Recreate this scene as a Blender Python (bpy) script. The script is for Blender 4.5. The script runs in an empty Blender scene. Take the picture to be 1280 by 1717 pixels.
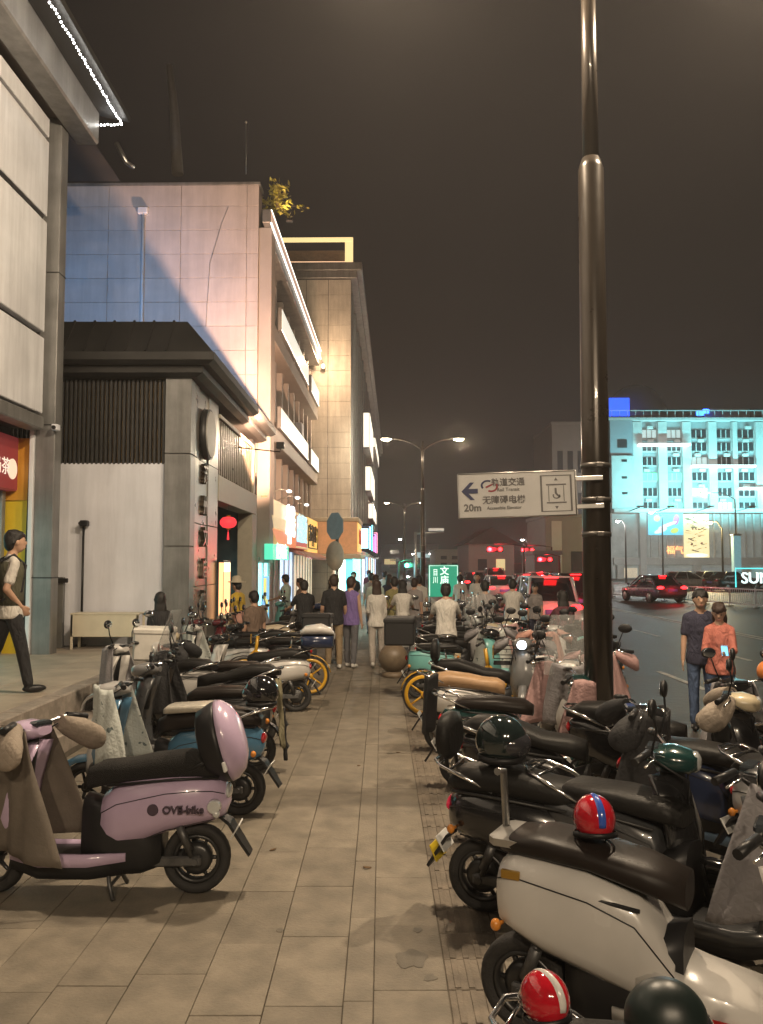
import bpy, math, random
from mathutils import Vector, Matrix, Euler
R = math.radians
rnd = random.Random(7)
SC = bpy.context.scene
COL = SC.collection

# ---------------------------------------------------------------- camera
F, CX, CY, HOR, H = 1400.0, 640.0, 858.5, 944.0, 2.0       # focal length and horizon in photo pixels, eye height in metres
cam_d = bpy.data.cameras.new('camera'); cam = bpy.data.objects.new('camera', cam_d); COL.objects.link(cam)
cam_d.sensor_fit = 'VERTICAL'; cam_d.sensor_height = 24.0; cam_d.lens = F / 1717.0 * 24.0
cam_d.clip_start = 0.05; cam_d.clip_end = 5000
PITCH = math.atan((HOR - CY) / F)
cam.location = (0, 0, H); cam.rotation_euler = (R(90) + PITCH, 0, 0)
SC.camera = cam
# ---------------------------------------------------------------- night sky
w = bpy.data.worlds.new('World'); SC.world = w; w.use_nodes = True
nt = w.node_tree; bg = nt.nodes['Background']
sky_n = nt.nodes.new('ShaderNodeTexSky'); sky_n.sky_type = 'NISHITA'; sky_n.sun_disc = False
sky_n.sun_elevation = R(-6); sky_n.sun_rotation = R(200); sky_n.dust_density = 6
tc = nt.nodes.new('ShaderNodeTexCoord'); no = nt.nodes.new('ShaderNodeTexNoise'); no.inputs['Scale'].default_value = 1.6; no.inputs['Detail'].default_value = 5
rp = nt.nodes.new('ShaderNodeValToRGB')
rp.color_ramp.elements[0].position = .3; rp.color_ramp.elements[0].color = (.0050, .0042, .0040, 1)
rp.color_ramp.elements[1].position = .75; rp.color_ramp.elements[1].color = (.009, .0075, .007, 1)
mx = nt.nodes.new('ShaderNodeMixRGB'); mx.blend_type = 'ADD'; mx.inputs[0].default_value = .05
nt.links.new(tc.outputs['Generated'], no.inputs['Vector']); nt.links.new(no.outputs['Fac'], rp.inputs[0])
nt.links.new(rp.outputs[0], mx.inputs[1]); nt.links.new(sky_n.outputs[0], mx.inputs[2])
nt.links.new(mx.outputs[0], bg.inputs['Color']); bg.inputs['Strength'].default_value = 1.0
# ---------------------------------------------------------------- exposure, sampling
SC.view_settings.view_transform = 'Standard'; SC.view_settings.look = 'None'
SC.view_settings.exposure = 0.35; SC.view_settings.gamma = 1.0
SC.render.engine = 'CYCLES'
cy = SC.cycles
cy.use_denoising = True; cy.max_bounces = 5; cy.diffuse_bounces = 2; cy.glossy_bounces = 3; cy.transmission_bounces = 4
cy.transparent_max_bounces = 6; cy.volume_bounces = 0; cy.caustics_reflective = False; cy.caustics_refractive = False
cy.sample_clamp_indirect = 3.0; cy.sample_clamp_direct = 0
cy.use_light_tree = True
cy.volume_step_rate = 4.0; cy.volume_max_steps = 64

def P(x, y, Y):
    """world point at depth Y (metres along the street) seen at photo pixel x, y"""
    a = math.cos(PITCH); b = math.sin(PITCH)
    u = (x - CX) / F; v = (CY - y) / F
    dy = a - v * b; dz = b + v * a
    s = Y / dy
    return Vector((u * s, Y, H + dz * s))
def G(x, y, z=0.0):
    """ground point at height z seen at photo pixel x, y"""
    p = P(x, y, 1.0); s = (z - H) / (p.z - H)
    return Vector((p.x * s, s, z))

# ---------------------------------------------------------------- materials
MATS = {}
def mat(name, col=(.5, .5, .5), rough=.5, metal=0.0, emit=None, es=0.0, var=.12, scale=6.0, bump=0.0, coat=0.0, trans=0.0, alpha=1.0, objrand=0.0, dirt=0.0, spec=.5, streak=0.0, folds=0.0):
    if name in MATS: return MATS[name]
    m = bpy.data.materials.new(name); m.use_nodes = True; MATS[name] = m
    n = m.node_tree; b = n.nodes['Principled BSDF']; L = n.links
    b.inputs['Roughness'].default_value = rough; b.inputs['Metallic'].default_value = metal
    b.inputs['Specular IOR Level'].default_value = spec
    if coat: b.inputs['Coat Weight'].default_value = coat; b.inputs['Coat Roughness'].default_value = .06
    if trans: b.inputs['Transmission Weight'].default_value = trans
    if alpha < 1: b.inputs['Alpha'].default_value = alpha
    if emit is not None:
        b.inputs['Emission Color'].default_value = (*emit, 1); b.inputs['Emission Strength'].default_value = es
    c = n.nodes.new('ShaderNodeTexCoord'); t = n.nodes.new('ShaderNodeTexNoise')
    t.inputs['Scale'].default_value = scale; t.inputs['Detail'].default_value = 6; t.inputs['Roughness'].default_value = .62
    L.new(c.outputs['Object'], t.inputs['Vector'])
    rr = n.nodes.new('ShaderNodeMapRange'); rr.inputs[1].default_value = .3; rr.inputs[2].default_value = .7
    rr.inputs[3].default_value = 1 - var; rr.inputs[4].default_value = 1 + var
    L.new(t.outputs['Fac'], rr.inputs[0])
    val = rr.outputs[0]
    if objrand:
        oi = n.nodes.new('ShaderNodeObjectInfo'); r2 = n.nodes.new('ShaderNodeMapRange')
        r2.inputs[3].default_value = 1 - objrand; r2.inputs[4].default_value = 1 + objrand
        L.new(oi.outputs['Random'], r2.inputs[0])
        mm = n.nodes.new('ShaderNodeMath'); mm.operation = 'MULTIPLY'; L.new(val, mm.inputs[0]); L.new(r2.outputs[0], mm.inputs[1]); val = mm.outputs[0]
    if dirt:
        t2 = n.nodes.new('ShaderNodeTexNoise'); t2.inputs['Scale'].default_value = scale * .5; t2.inputs['Detail'].default_value = 9
        g = n.nodes.new('ShaderNodeNewGeometry'); L.new(g.outputs['Position'], t2.inputs['Vector'])
        r3 = n.nodes.new('ShaderNodeMapRange'); r3.inputs[1].default_value = .3; r3.inputs[2].default_value = .66; r3.inputs[3].default_value = 1 - dirt; r3.inputs[4].default_value = 1
        L.new(t2.outputs['Fac'], r3.inputs[0])
        mm = n.nodes.new('ShaderNodeMath'); mm.operation = 'MULTIPLY'; L.new(val, mm.inputs[0]); L.new(r3.outputs[0], mm.inputs[1]); val = mm.outputs[0]
    if streak:
        g = n.nodes.new('ShaderNodeNewGeometry'); mp = n.nodes.new('ShaderNodeMapping'); mp.inputs['Scale'].default_value = (2.6, 2.6, .22)
        t5 = n.nodes.new('ShaderNodeTexNoise'); t5.inputs['Scale'].default_value = 1.5; t5.inputs['Detail'].default_value = 8; t5.inputs['Roughness'].default_value = .7
        L.new(g.outputs['Position'], mp.inputs[0]); L.new(mp.outputs[0], t5.inputs['Vector'])
        r5 = n.nodes.new('ShaderNodeMapRange'); r5.inputs[1].default_value = .38; r5.inputs[2].default_value = .6; r5.inputs[3].default_value = 1 - streak; r5.inputs[4].default_value = 1.04
        L.new(t5.outputs['Fac'], r5.inputs[0]); mm = n.nodes.new('ShaderNodeMath'); mm.operation = 'MULTIPLY'; L.new(val, mm.inputs[0]); L.new(r5.outputs[0], mm.inputs[1]); val = mm.outputs[0]
    hs = n.nodes.new('ShaderNodeMixRGB'); hs.blend_type = 'MULTIPLY'; hs.inputs[0].default_value = 1
    hs.inputs[1].default_value = (*col, 1); L.new(val, hs.inputs[2]); L.new(hs.outputs[0], b.inputs['Base Color'])
    r4 = n.nodes.new('ShaderNodeMapRange'); r4.inputs[3].default_value = max(.02, rough - .1); r4.inputs[4].default_value = min(1, rough + .1)
    L.new(t.outputs['Fac'], r4.inputs[0]); L.new(r4.outputs[0], b.inputs['Roughness'])
    if bump:
        bp = n.nodes.new('ShaderNodeBump'); bp.inputs['Strength'].default_value = bump; bp.inputs['Distance'].default_value = .02
        t3 = n.nodes.new('ShaderNodeTexNoise'); t3.inputs['Scale'].default_value = scale * 6; t3.inputs['Detail'].default_value = 6
        L.new(c.outputs['Object'], t3.inputs['Vector']); L.new(t3.outputs['Fac'], bp.inputs['Height']); L.new(bp.outputs[0], b.inputs['Normal'])
        if folds:
            m6 = n.nodes.new('ShaderNodeMapping'); m6.inputs['Scale'].default_value = (1, 1, .45); m6.inputs['Rotation'].default_value = (.35, .25, 0); L.new(c.outputs['Object'], m6.inputs[0])
            t6 = n.nodes.new('ShaderNodeTexNoise'); t6.inputs['Scale'].default_value = 11; t6.inputs['Detail'].default_value = 2; t6.inputs['Distortion'].default_value = 1.2; L.new(m6.outputs[0], t6.inputs['Vector'])
            b6 = n.nodes.new('ShaderNodeBump'); b6.inputs['Strength'].default_value = folds; b6.inputs['Distance'].default_value = .06; L.new(t6.outputs['Fac'], b6.inputs['Height']); L.new(bp.outputs[0], b6.inputs['Normal']); L.new(b6.outputs[0], b.inputs['Normal'])
    return m
def glow(name, col, s):
    return mat(name, tuple(min(.8, .1 + .6 * c) for c in col), .4, emit=col, es=s, var=.03)
def paint(name, col, rough=.28, coat=.6, dirt=.25): return mat(name, col, rough, coat=coat, var=.07, scale=3, dirt=dirt)

# ---------------------------------------------------------------- mesh building
class MB:
    def __init__(s): s.v = []; s.f = []; s.sm = []
    def add(s, vs, fs, smooth=False):
        o = len(s.v); s.v.extend(tuple(v) for v in vs); s.f.extend(tuple(i + o for i in f) for f in fs); s.sm.extend([smooth] * len(fs)); return s
    def box(s, a, b, ch=0.0, M=None):
        (x0, y0, z0), (x1, y1, z1) = a, b
        if x0 > x1: x0, x1 = x1, x0
        if y0 > y1: y0, y1 = y1, y0
        if z0 > z1: z0, z1 = z1, z0
        if ch <= 0:
            vs = [(x, y, z) for z in (z0, z1) for y in (y0, y1) for x in (x0, x1)]
            fs = [(0, 2, 3, 1), (4, 5, 7, 6), (0, 1, 5, 4), (2, 6, 7, 3), (0, 4, 6, 2), (1, 3, 7, 5)]
        else:
            ch = min(ch, (x1 - x0) * .45, (y1 - y0) * .45, (z1 - z0) * .45)
            vs = []; idx = {}
            for ix, X in ((0, x0), (1, x1)):
                for iy, Y in ((0, y0), (1, y1)):
                    for iz, Z in ((0, z0), (1, z1)):
                        sx = ch if ix == 0 else -ch; sy = ch if iy == 0 else -ch; sz = ch if iz == 0 else -ch
                        for ax, p in ((0, (X, Y + sy, Z + sz)), (1, (X + sx, Y, Z + sz)), (2, (X + sx, Y + sy, Z))):
                            idx[(ix, iy, iz, ax)] = len(vs); vs.append(p)
            I = lambda a, b, c, d: idx[(a, b, c, d)]
            fs = []
            for k in (0, 1):
                q = [I(k, 0, 0, 0), I(k, 0, 1, 0), I(k, 1, 1, 0), I(k, 1, 0, 0)]; fs.append(q if k == 0 else q[::-1])
                q = [I(0, k, 0, 1), I(1, k, 0, 1), I(1, k, 1, 1), I(0, k, 1, 1)]; fs.append(q if k == 0 else q[::-1])
                q = [I(0, 0, k, 2), I(0, 1, k, 2), I(1, 1, k, 2), I(1, 0, k, 2)]; fs.append(q if k == 0 else q[::-1])
            for a in (0, 1):
                for c in (0, 1):
                    fs.append([I(0, a, c, 1), I(1, a, c, 1), I(1, a, c, 2), I(0, a, c, 2)])
                    fs.append([I(a, 0, c, 0), I(a, 1, c, 0), I(a, 1, c, 2), I(a, 0, c, 2)])
                    fs.append([I(a, c, 0, 0), I(a, c, 1, 0), I(a, c, 1, 1), I(a, c, 0, 1)])
            for a in (0, 1):
                for c in (0, 1):
                    for d in (0, 1): fs.append([I(a, c, d, 0), I(a, c, d, 1), I(a, c, d, 2)])
        if M is not None: vs = [M @ Vector(v) for v in vs]
        return s.add(vs, fs)
    def rings(s, rings, cap=True, smooth=True, closed=False):
        n = len(rings[0]); vs = [p for r in rings for p in r]; fs = []
        for i in range(len(rings) - (0 if closed else 1)):
            j = (i + 1) % len(rings)
            for k in range(n):
                k2 = (k + 1) % n
                fs.append((i * n + k, i * n + k2, j * n + k2, j * n + k))
        s.add(vs, fs, smooth)
        if cap and not closed:
            o = len(s.v) - len(vs)
            s.f.append(tuple(o + k for k in range(n))[::-1]); s.f.append(tuple(o + (len(rings) - 1) * n + k for k in range(n))); s.sm.extend([False, False])
        return s
    def cyl(s, p0, p1, r0, r1=None, n=12, cap=True, smooth=True):
        return s.tube([p0, p1], [r0, r0 if r1 is None else r1], n, cap, smooth)
    def tube(s, pts, r, n=8, cap=True, smooth=True):
        pts = [Vector(p) for p in pts]
        if not isinstance(r, (list, tuple)): r = [r] * len(pts)
        rings = []; up = None
        for i, p in enumerate(pts):
            d = (pts[min(i + 1, len(pts) - 1)] - pts[max(i - 1, 0)])
            if d.length < 1e-9: d = Vector((0, 0, 1))
            d.normalize()
            if up is None:
                up = Vector((0, 0, 1)) if abs(d.z) < .9 else Vector((1, 0, 0))
            a = d.cross(up); a.normalize(); b = a.cross(d); up = b
            rr = r[i]
            rings.append([p + a * (math.cos(t * 2 * math.pi / n) * rr) + b * (math.sin(t * 2 * math.pi / n) * rr) for t in range(n)])
        return s.rings(rings, cap, smooth)
    def ell(s, c, r, nu=12, nv=8, M=None, v0=0.0, v1=1.0):
        if not isinstance(r, (tuple, list)): r = (r, r, r)
        c = Vector(c); rings = []
        for j in range(nv + 1):
            t = (v0 + (v1 - v0) * j / nv) * math.pi
            t = min(max(t, .02), math.pi - .02)
            ring = []
            for i in range(nu):
                a = 2 * math.pi * i / nu
                p = Vector((r[0] * math.sin(t) * math.cos(a), r[1] * math.sin(t) * math.sin(a), r[2] * math.cos(t)))
                if M is not None: p = M @ p
                ring.append(c + p)
            rings.append(ring)
        return s.rings(rings[::-1], True, True)
    def lathe(s, prof, c, axis='y', n=20, cap=False):
        """prof: (radius, along-axis) pairs; closed loops are made by repeating the first"""
        rings = []
        for r_, h_ in prof:
            ring = []
            for i in range(n):
                a = 2 * math.pi * i / n; ca, sa = r_ * math.cos(a), r_ * math.sin(a)
                ring.append(Vector(c) + Vector({'y': (ca, h_, sa), 'z': (ca, sa, h_), 'x': (h_, ca, sa)}[axis]))
            rings.append(ring)
        return s.rings(rings, cap, True)
    def prism(s, poly, z0, z1, M=None):
        n = len(poly); vs = [(x, y, z0) for x, y in poly] + [(x, y, z1) for x, y in poly]
        if M is not None: vs = [M @ Vector(v) for v in vs]
        fs = [tuple(range(n))[::-1], tuple(range(n, 2 * n))] + [(i, (i + 1) % n, n + (i + 1) % n, n + i) for i in range(n)]
        return s.add(vs, fs)
    def quad(s, a, b, c, d): return s.add([a, b, c, d], [(0, 1, 2, 3)])
    def mesh(s, name):
        m = bpy.data.meshes.new(name); m.from_pydata(s.v, [], s.f)
        m.polygons.foreach_set('use_smooth', s.sm); m.update(); return m
    def build(s, name, material, parent=None, loc=None, recalc=True):
        m = s.mesh(name)
        return obj(name, m, material, parent, loc)
import bmesh
def fixn(me):
    b = bmesh.new(); b.from_mesh(me); bmesh.ops.recalc_face_normals(b, faces=b.faces); b.to_mesh(me); b.free()
def obj(name, me, material, parent=None, loc=None, rot=None):
    if material is not None and not me.materials: me.materials.append(material); fixn(me)
    o = bpy.data.objects.new(name, me); COL.objects.link(o)
    if parent is not None: o.parent = parent
    if loc is not None: o.location = loc
    if rot is not None: o.rotation_euler = rot
    return o
def tag(o, label=None, cat=None, group=None, kind=None):
    if label: o['label'] = label
    if cat: o['category'] = cat
    if group: o['group'] = group
    if kind: o['kind'] = kind
    return o
def empty(name, loc=(0, 0, 0), rz=0.0, label=None, cat=None, group=None, kind=None):
    o = bpy.data.objects.new(name, None); COL.objects.link(o); o.location = loc; o.rotation_euler = (0, 0, rz); o.empty_display_size = .1
    return tag(o, label, cat, group, kind)
def copy_tree(o, parent=None):
    c = o.copy(); COL.objects.link(c); c.parent = parent
    for ch in list(o.children): copy_tree(ch, c)
    return c
def bez(p0, p1, p2, n=8):
    p0, p1, p2 = Vector(p0), Vector(p1), Vector(p2)
    return [p0 * (1 - t) ** 2 + p1 * 2 * t * (1 - t) + p2 * t * t for t in (i / n for i in range(n + 1))]
def superring(x, hw, z0, z1, e=2.6, n=16, sx=0.0):
    """cross-section ring in the y-z plane at x"""
    out = []; zc = (z0 + z1) / 2; hz = (z1 - z0) / 2
    for i in range(n):
        a = 2 * math.pi * i / n; c, s_ = math.cos(a), math.sin(a)
        out.append(Vector((x + sx * s_, hw * math.copysign(abs(c) ** (2 / e), c), zc + hz * math.copysign(abs(s_) ** (2 / e), s_))))
    return out
_tx = None
def text_mesh(body, size, extrude=.003, align='CENTER', bold=0.0):
    c = bpy.data.curves.new('lettering', 'FONT'); c.body = body; c.size = size; c.extrude = extrude; c.offset = bold
    c.align_x = align; c.align_y = 'CENTER'; c.resolution_u = 3
    o = bpy.data.objects.new('lettering', c); COL.objects.link(o)
    bpy.context.view_layer.update()
    m = bpy.data.meshes.new_from_object(o.evaluated_get(bpy.context.evaluated_depsgraph_get()))
    m.materials.clear()
    bpy.data.objects.remove(o); bpy.data.curves.remove(c)
    return m
def text(name, body, size, material, parent, loc, rot, extrude=.003, bold=0.0, sx=1.0, align='CENTER'):
    m = text_mesh(body, size, extrude, align, bold)
    o = obj(name, m, material, parent, loc, rot); o.scale = (sx, 1, 1)
    return o
def lamp(name, kind, loc, energy, col, radius=.1, parent=None, rot=None, **kw):
    l = bpy.data.lights.new(name, kind); l.energy = energy; l.color = col
    if kind in ('POINT', 'SPOT'): l.shadow_soft_size = radius
    for k, v in kw.items(): setattr(l, k, v)
    o = bpy.data.objects.new(name, l); COL.objects.link(o); o.location = loc
    if rot is not None: o.rotation_euler = rot
    if parent is not None: o.parent = parent
    return o
def aim(o, target):
    d = Vector(target) - o.matrix_basis.translation
    o.rotation_euler = d.to_track_quat('-Z', 'Y').to_euler()
# ================================================================ materials of the place
STONE = mat('paving stone', (.215, .184, .14), .62, var=.13, scale=9, bump=.25, objrand=.1, dirt=.36)
STONE2 = mat('tactile paver', (.2, .165, .125), .7, var=.2, scale=9, bump=.3, objrand=.15, dirt=.5)
JOINT = mat('joint mortar', (.1, .085, .066), .9, var=.3, scale=8)
KERB = mat('kerb granite', (.3, .26, .22), .7, var=.2, scale=14, bump=.3, objrand=.1, dirt=.35)
TERR = mat('terrace stone', (.4, .34, .27), .5, var=.15, scale=5, bump=.1, objrand=.08, dirt=.25)
ASPH = mat('asphalt', (.05, .046, .042), .55, var=.35, scale=1.2, bump=.5, dirt=.3)
LINE = mat('road line paint', (.6, .58, .52), .6, var=.25, scale=5, dirt=.5)
WHITEWALL = mat('white painted wall', (.72, .73, .79), .7, var=.05, scale=1.2, bump=.05, dirt=.1, streak=.1)
PANELW = mat('pale cladding', (.76, .77, .8), .5, var=.05, scale=1.5, dirt=.12, streak=.14)
GREYMET = mat('grey metal cladding', (.27, .268, .262), .42, .35, var=.1, scale=2.5, dirt=.25, streak=.25)
DARKMET = mat('dark metal', (.05, .05, .05), .45, .5, var=.2, scale=5)
DARKROOF = mat('dark roof sheet', (.026, .025, .024), .5, .3, var=.2, scale=3, dirt=.3)
BLACK = mat('black plastic', (.014, .014, .015), .42, var=.2, scale=6, spec=.35)
GLASS = mat('dark window glass', (.03, .035, .04), .08, var=.2, spec=.8)
PINKWALL = mat('wall panel', (.56, .49, .46), .65, var=.06, scale=2.2, objrand=.04, dirt=.14, bump=.06, streak=.1)
STONEW = mat('pale stone panel', (.62, .58, .5), .6, var=.08, scale=2.2, objrand=.06, dirt=.15, bump=.06, streak=.2)
CHROME = mat('chrome', (.75, .75, .75), .16, 1.0, var=.1, scale=8)
STEEL = mat('brushed steel', (.5, .49, .47), .35, .9, var=.1, scale=8)
BRONZE = mat('bronze letters', (.16, .13, .1), .3, .9)
WARM = (1.0, .79, .555)

# ================================================================ ground, road, pavement, terrace
g = MB().quad((-1500, -200, -.16), (1500, -200, -.16), (1500, 3000, -.16), (-1500, 3000, -.16)).build('ground', ASPH); tag(g, kind='structure')
road = MB().quad((2.9, -60, -.13), (120, -60, -.13), (120, 400, -.13), (2.9, 400, -.13)).build('road', ASPH); tag(road, kind='structure')
def dash(x, y0, y1, w=.12):
    return MB().box((x - w / 2, y0, -.127), (x + w / 2, y1, -.125)).build('road_line', LINE, road)
for y in range(6, 90, 6):
    dash(5.45, y + 2.2, y + 4.6); dash(8.05, y + .4, y + 2.8)
dash(10.6, -20, 44); dash(10.85, -20, 44)
for k in range(7): MB().box((11.2 + k * .9, 58, -.127), (11.65 + k * .9, 61.5, -.125)).build('crossing_stripe', LINE, road)
pv = MB().box((-3.25, -30, -.25), (2.72, 150, -.014)).build('pavement', JOINT); tag(pv, kind='structure')
edges = [-3.25, -2.94, -2.59, -2.24, -1.89, -1.54, -1.2, -.854, -.531, -.175, -.037, .312]
redge = [.615, .965, 1.315, 1.665, 2.015, 2.365, 2.72]
tiles = {}
def slab_mesh(w_, l_):
    k = (round(w_, 3), round(l_, 3))
    if k not in tiles:
        m = MB().box((-w_ / 2 + .002, -l_ / 2 + .0015, -.05), (w_ / 2 - .002, l_ / 2 - .0015, 0), .002).mesh('paving_slab'); m.materials.append(STONE); fixn(m); tiles[k] = m
    return tiles[k]
far = MB(); n_near = 0
def lay(x0, x1, ln, seed):
    global n_near
    rr = random.Random(seed); y = -3 - rr.random() * ln
    while y < 60:
        w_ = x1 - x0; dz = rr.uniform(-.003, .0015)
        near = (2.4 < y + ln and y < 14.5 and -2.3 < x0 < 1.0)
        if near:
            o = obj('paving_slab', slab_mesh(w_, ln), STONE, pv, ((x0 + x1) / 2, y + ln / 2, dz), (rr.uniform(-.003, .003), rr.uniform(-.004, .004), 0)); n_near += 1
        else:
            far.box((x0 + .003, y + .003, -.05), (x1 - .003, y + ln - .003, dz))
        y += ln
for i in range(len(edges) - 1): lay(edges[i], edges[i + 1], .7 if i != 9 else .9, 100 + i)
for i in range(len(redge) - 1): lay(redge[i], redge[i + 1], .7, 200 + i)
far.box((-3.25, 60, -.05), (.312, 150, 0)); far.box((.615, 60, -.05), (2.72, 150, 0))
tag(far.build('paving_slabs_beyond', STONE, pv), kind='stuff')
tp = MB().box((-.1485, -.1485, -.05), (.1485, .1485, -.006), .004)
for k in range(4): tp.box((-.115 + k * .0665, -.14, -.008), (-.085 + k * .0665, .14, 0), .002)
tpm = tp.mesh('tactile_paver'); tpm.materials.append(STONE2); fixn(tpm)
tf = MB(); y = 1.5; k = 0
while y < 60:
    if y < 15: obj('tactile_paver', tpm, STONE2, pv, (.4635, y, rnd.uniform(-.004, .001)))
    else: tf.box((.315, y - .147, -.05), (.612, y + .147, -.003))
    y += .302; k += 1
tag(tf.build('tactile_pavers_beyond', STONE2, pv), kind='stuff')
kb = empty('kerb', (0, 0, 0), kind='structure')
km = MB().box((2.722, -.497, -.3), (2.9, .497, .012), .012).mesh('kerb_stone'); km.materials.append(KERB); fixn(km)
for i in range(60): obj('kerb_stone', km, KERB, kb, (0, i * 1.0 - 3, 0))
tag(MB().box((2.722, 56.5, -.3), (2.9, 150, .01)).build('kerb_run_beyond', KERB, kb), kind='stuff')
# raised terrace in front of the left-hand buildings, one step below it
ter = MB().box((-30, -30, -.2), (-3.63, 23.6, .478)).box((-3.63, -30, -.2), (-3.26, 15.0, .22)).build('terrace', JOINT); tag(ter, kind='structure')
ts = MB().box((-.397, -.397, -.04), (.397, .397, 0), .004).mesh('terrace_slab'); ts.materials.append(TERR); fixn(ts)
for i in range(5):
    for j in range(14): obj('terrace_slab', ts, TERR, ter, (-4.23 - i * .8, 4.4 + j * .8, .497 + rnd.uniform(-.002, .001)))
es = MB().box((-.11, -.497, -.28), (.11, .497, 0), .012).mesh('edge_stone'); es.materials.append(KERB); fixn(es)
for j in range(14): obj('edge_stone', es, KERB, ter, (-3.72, 2 + j * 1.0, .5))
ss = MB().box((-.18, -.497, -.2), (.18, .497, 0), .01).mesh('step_stone'); ss.materials.append(KERB); fixn(ss)
for j in range(14): obj('step_stone', ss, KERB, ter, (-3.435, 1.7 + j * 1.0, .245))

# ================================================================ street lamps
POLE = mat('bronze brown pole paint', (.035, .027, .02), .3, .3, var=.05, scale=4, coat=.35)
ENGB = mat('clamp dark steel', (.12, .11, .1), .4, .7)
LENS = glow('lamp lens', (1.0, .86, .66), 60)
def street_lamp(loc, label, energy, height=7.95, col=WARM, arms=(-1, 1), reach=1.5):
    t = empty('street_lamp', loc, 0, label, 'street lamp', 'twin arm street lamps along the kerb')
    MB().cyl((0, 0, 0), (0, 0, .06), .24, .24, 16).cyl((0, 0, .06), (0, 0, .5), .15, .125, 16).build('base', POLE, t)
    MB().tube([(0, 0, .5), (0, 0, 3), (0, 0, 5.53), (0, 0, 5.63)], [.124, .12, .112, .078], 20).build('pole', POLE, t)
    MB().tube([(0, 0, 5.6), (0, 0, height)], [.074, .06], 16).build('upper_pole', POLE, t)
    for z in (2.25, 2.55, 2.85): MB().cyl((0, 0, z - .02), (0, 0, z + .02), .128, .128, 20).box((-.03, -.145, z - .018), (.03, -.12, z + .018), .003).build('clamp_band', ENGB, t)
    for s in arms:
        a = MB().tube(bez((0, 0, height - .5), (s * .5, 0, height + .05), (s * reach, 0, height + .12), 8), [.045 - .002 * k for k in range(9)], 10).build('arm', POLE, t)
        hd = MB().rings([superring(s * (reach - .12), .05, height + .08, height + .16), superring(s * (reach + .15), .13, height + .09, height + .2), superring(s * (reach + .5), .12, height + .1, height + .18), superring(s * (reach + .6), .05, height + .11, height + .16)]).build('lamp_head', POLE, t)
        MB().ell((s * (reach + .27), 0, height + .085), (.24, .1, .07), 14, 8).build('lens', LENS, hd)
        lamp('lamp_light', 'POINT', (s * (reach + .27), 0, height - .16), energy, col, .14, t)
    return t
LAMP_E = 1350
street_lamp((1.88, 7.3, 0), 'tall near street lamp pole carrying the white direction sign', LAMP_E)
street_lamp((2.0, 40.5, 0), 'twin arm street lamp above the green road sign with both lamps lit', LAMP_E * .45)
street_lamp((2.3, 84, 0), 'farther twin arm street lamp beyond the first lit one down the street', LAMP_E * .35)
street_lamp((1.95, -9, 0), 'street lamp behind the viewer on the same kerb', LAMP_E * 1.3)
# direction sign on the near pole
SIGNW = mat('sign white', (.86, .85, .83), .45, var=.04, dirt=.1); NAVY = mat('sign navy', (.04, .05, .14), .5); SGREY = mat('sign grey print', (.2, .19, .19), .5); SRED = mat('sign red', (.4, .04, .06), .5)
sg = empty('direction_sign', (1.88, 7.17, 0), 0, 'white direction sign with arrow and wheelchair lift symbol fixed to near lamp pole', 'sign')
sg.location = (1.16, 7.12, 2.585); sg.rotation_euler = (0, R(-1.9), 0)
MB().box((-.505, 0, -.195), (.515, .03, .195), .006).build('panel', SIGNW, sg)
MB().tube([(.50, -.005, -.19), (.50, -.005, .19), (-.5, -.005, .19), (-.5, -.005, -.19), (.5, -.005, -.19)], .006, 6).build('frame', STEEL, sg)
for z in (-.12, .12): MB().box((.5, -.01, z - .02), (.74, .02, z + .02), .004).build('bracket', STEEL, sg)
def flat(poly, name, m, par, y=-.004):
    M = Matrix(((1, 0, 0, 0), (0, 0, 1, 0), (0, 1, 0, 0), (0, 0, 0, 1)))
    return MB().prism(poly, y - .003, y, M).build(name, m, par)
flat([(-.475, .04), (-.40, .115), (-.365, .115), (-.415, .06), (-.335, .06), (-.335, .02), (-.415, .02), (-.365, -.035), (-.40, -.035)], 'arrow', NAVY, sg)
RX = (R(90), 0, 0)
text('lettering', '20m', .085, SGREY, sg, (-.385, -.006, -.105), RX, bold=.002)
text('lettering', '轨道交通', .072, SGREY, sg, (-.075, -.006, .105), RX, bold=.001)
text('lettering', 'Rail Transit', .042, SGREY, sg, (-.075, -.006, .045), RX)
text('lettering', '无障碍电梯', .074, SGREY, sg, (-.115, -.006, -.045), RX, bold=.001)
text('lettering', 'Accessible Elevator', .038, SGREY, sg, (-.115, -.006, -.11), RX)
lg = MB(); M2 = Matrix(((1, 0, 0, 0), (0, 0, 1, 0), (0, 1, 0, 0), (0, 0, 0, 1)))
def arcpoly(cx, cz, r, a0, a1, w_, n=10):
    o = [(cx + (r + w_) * math.cos(R(a0 + (a1 - a0) * i / n)), cz + (r + w_) * .8 * math.sin(R(a0 + (a1 - a0) * i / n))) for i in range(n + 1)]
    return o + [(cx + (r - w_ * .2) * math.cos(R(a1 - (a1 - a0) * i / n)), cz + (r - w_ * .2) * .8 * math.sin(R(a1 - (a1 - a0) * i / n))) for i in range(n + 1)]
flat(arcpoly(-.25, .085, .045, 60, 215, .014), 'emblem', NAVY, sg); flat(arcpoly(-.22, .075, .045, -120, 35, .014), 'emblem', SRED, sg)
flat([(-.27, .075), (-.2, .105), (-.195, .092), (-.262, .062)], 'emblem', SRED, sg)
for a, b in (((.20, -.15), (.215, .15)), ((.455, -.15), (.47, .15)), ((.25, .07), (.42, .08)), ((.25, -.085), (.42, -.075)), ((.2, .15), (.47, .156)), ((.2, -.156), (.47, -.15)), ((.268, -.07), (.273, .065)), ((.397, -.07), (.402, .065))):
    flat([(a[0], a[1]), (b[0], a[1]), (b[0], b[1]), (a[0], b[1])], 'lift_symbol', SGREY, sg)
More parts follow.
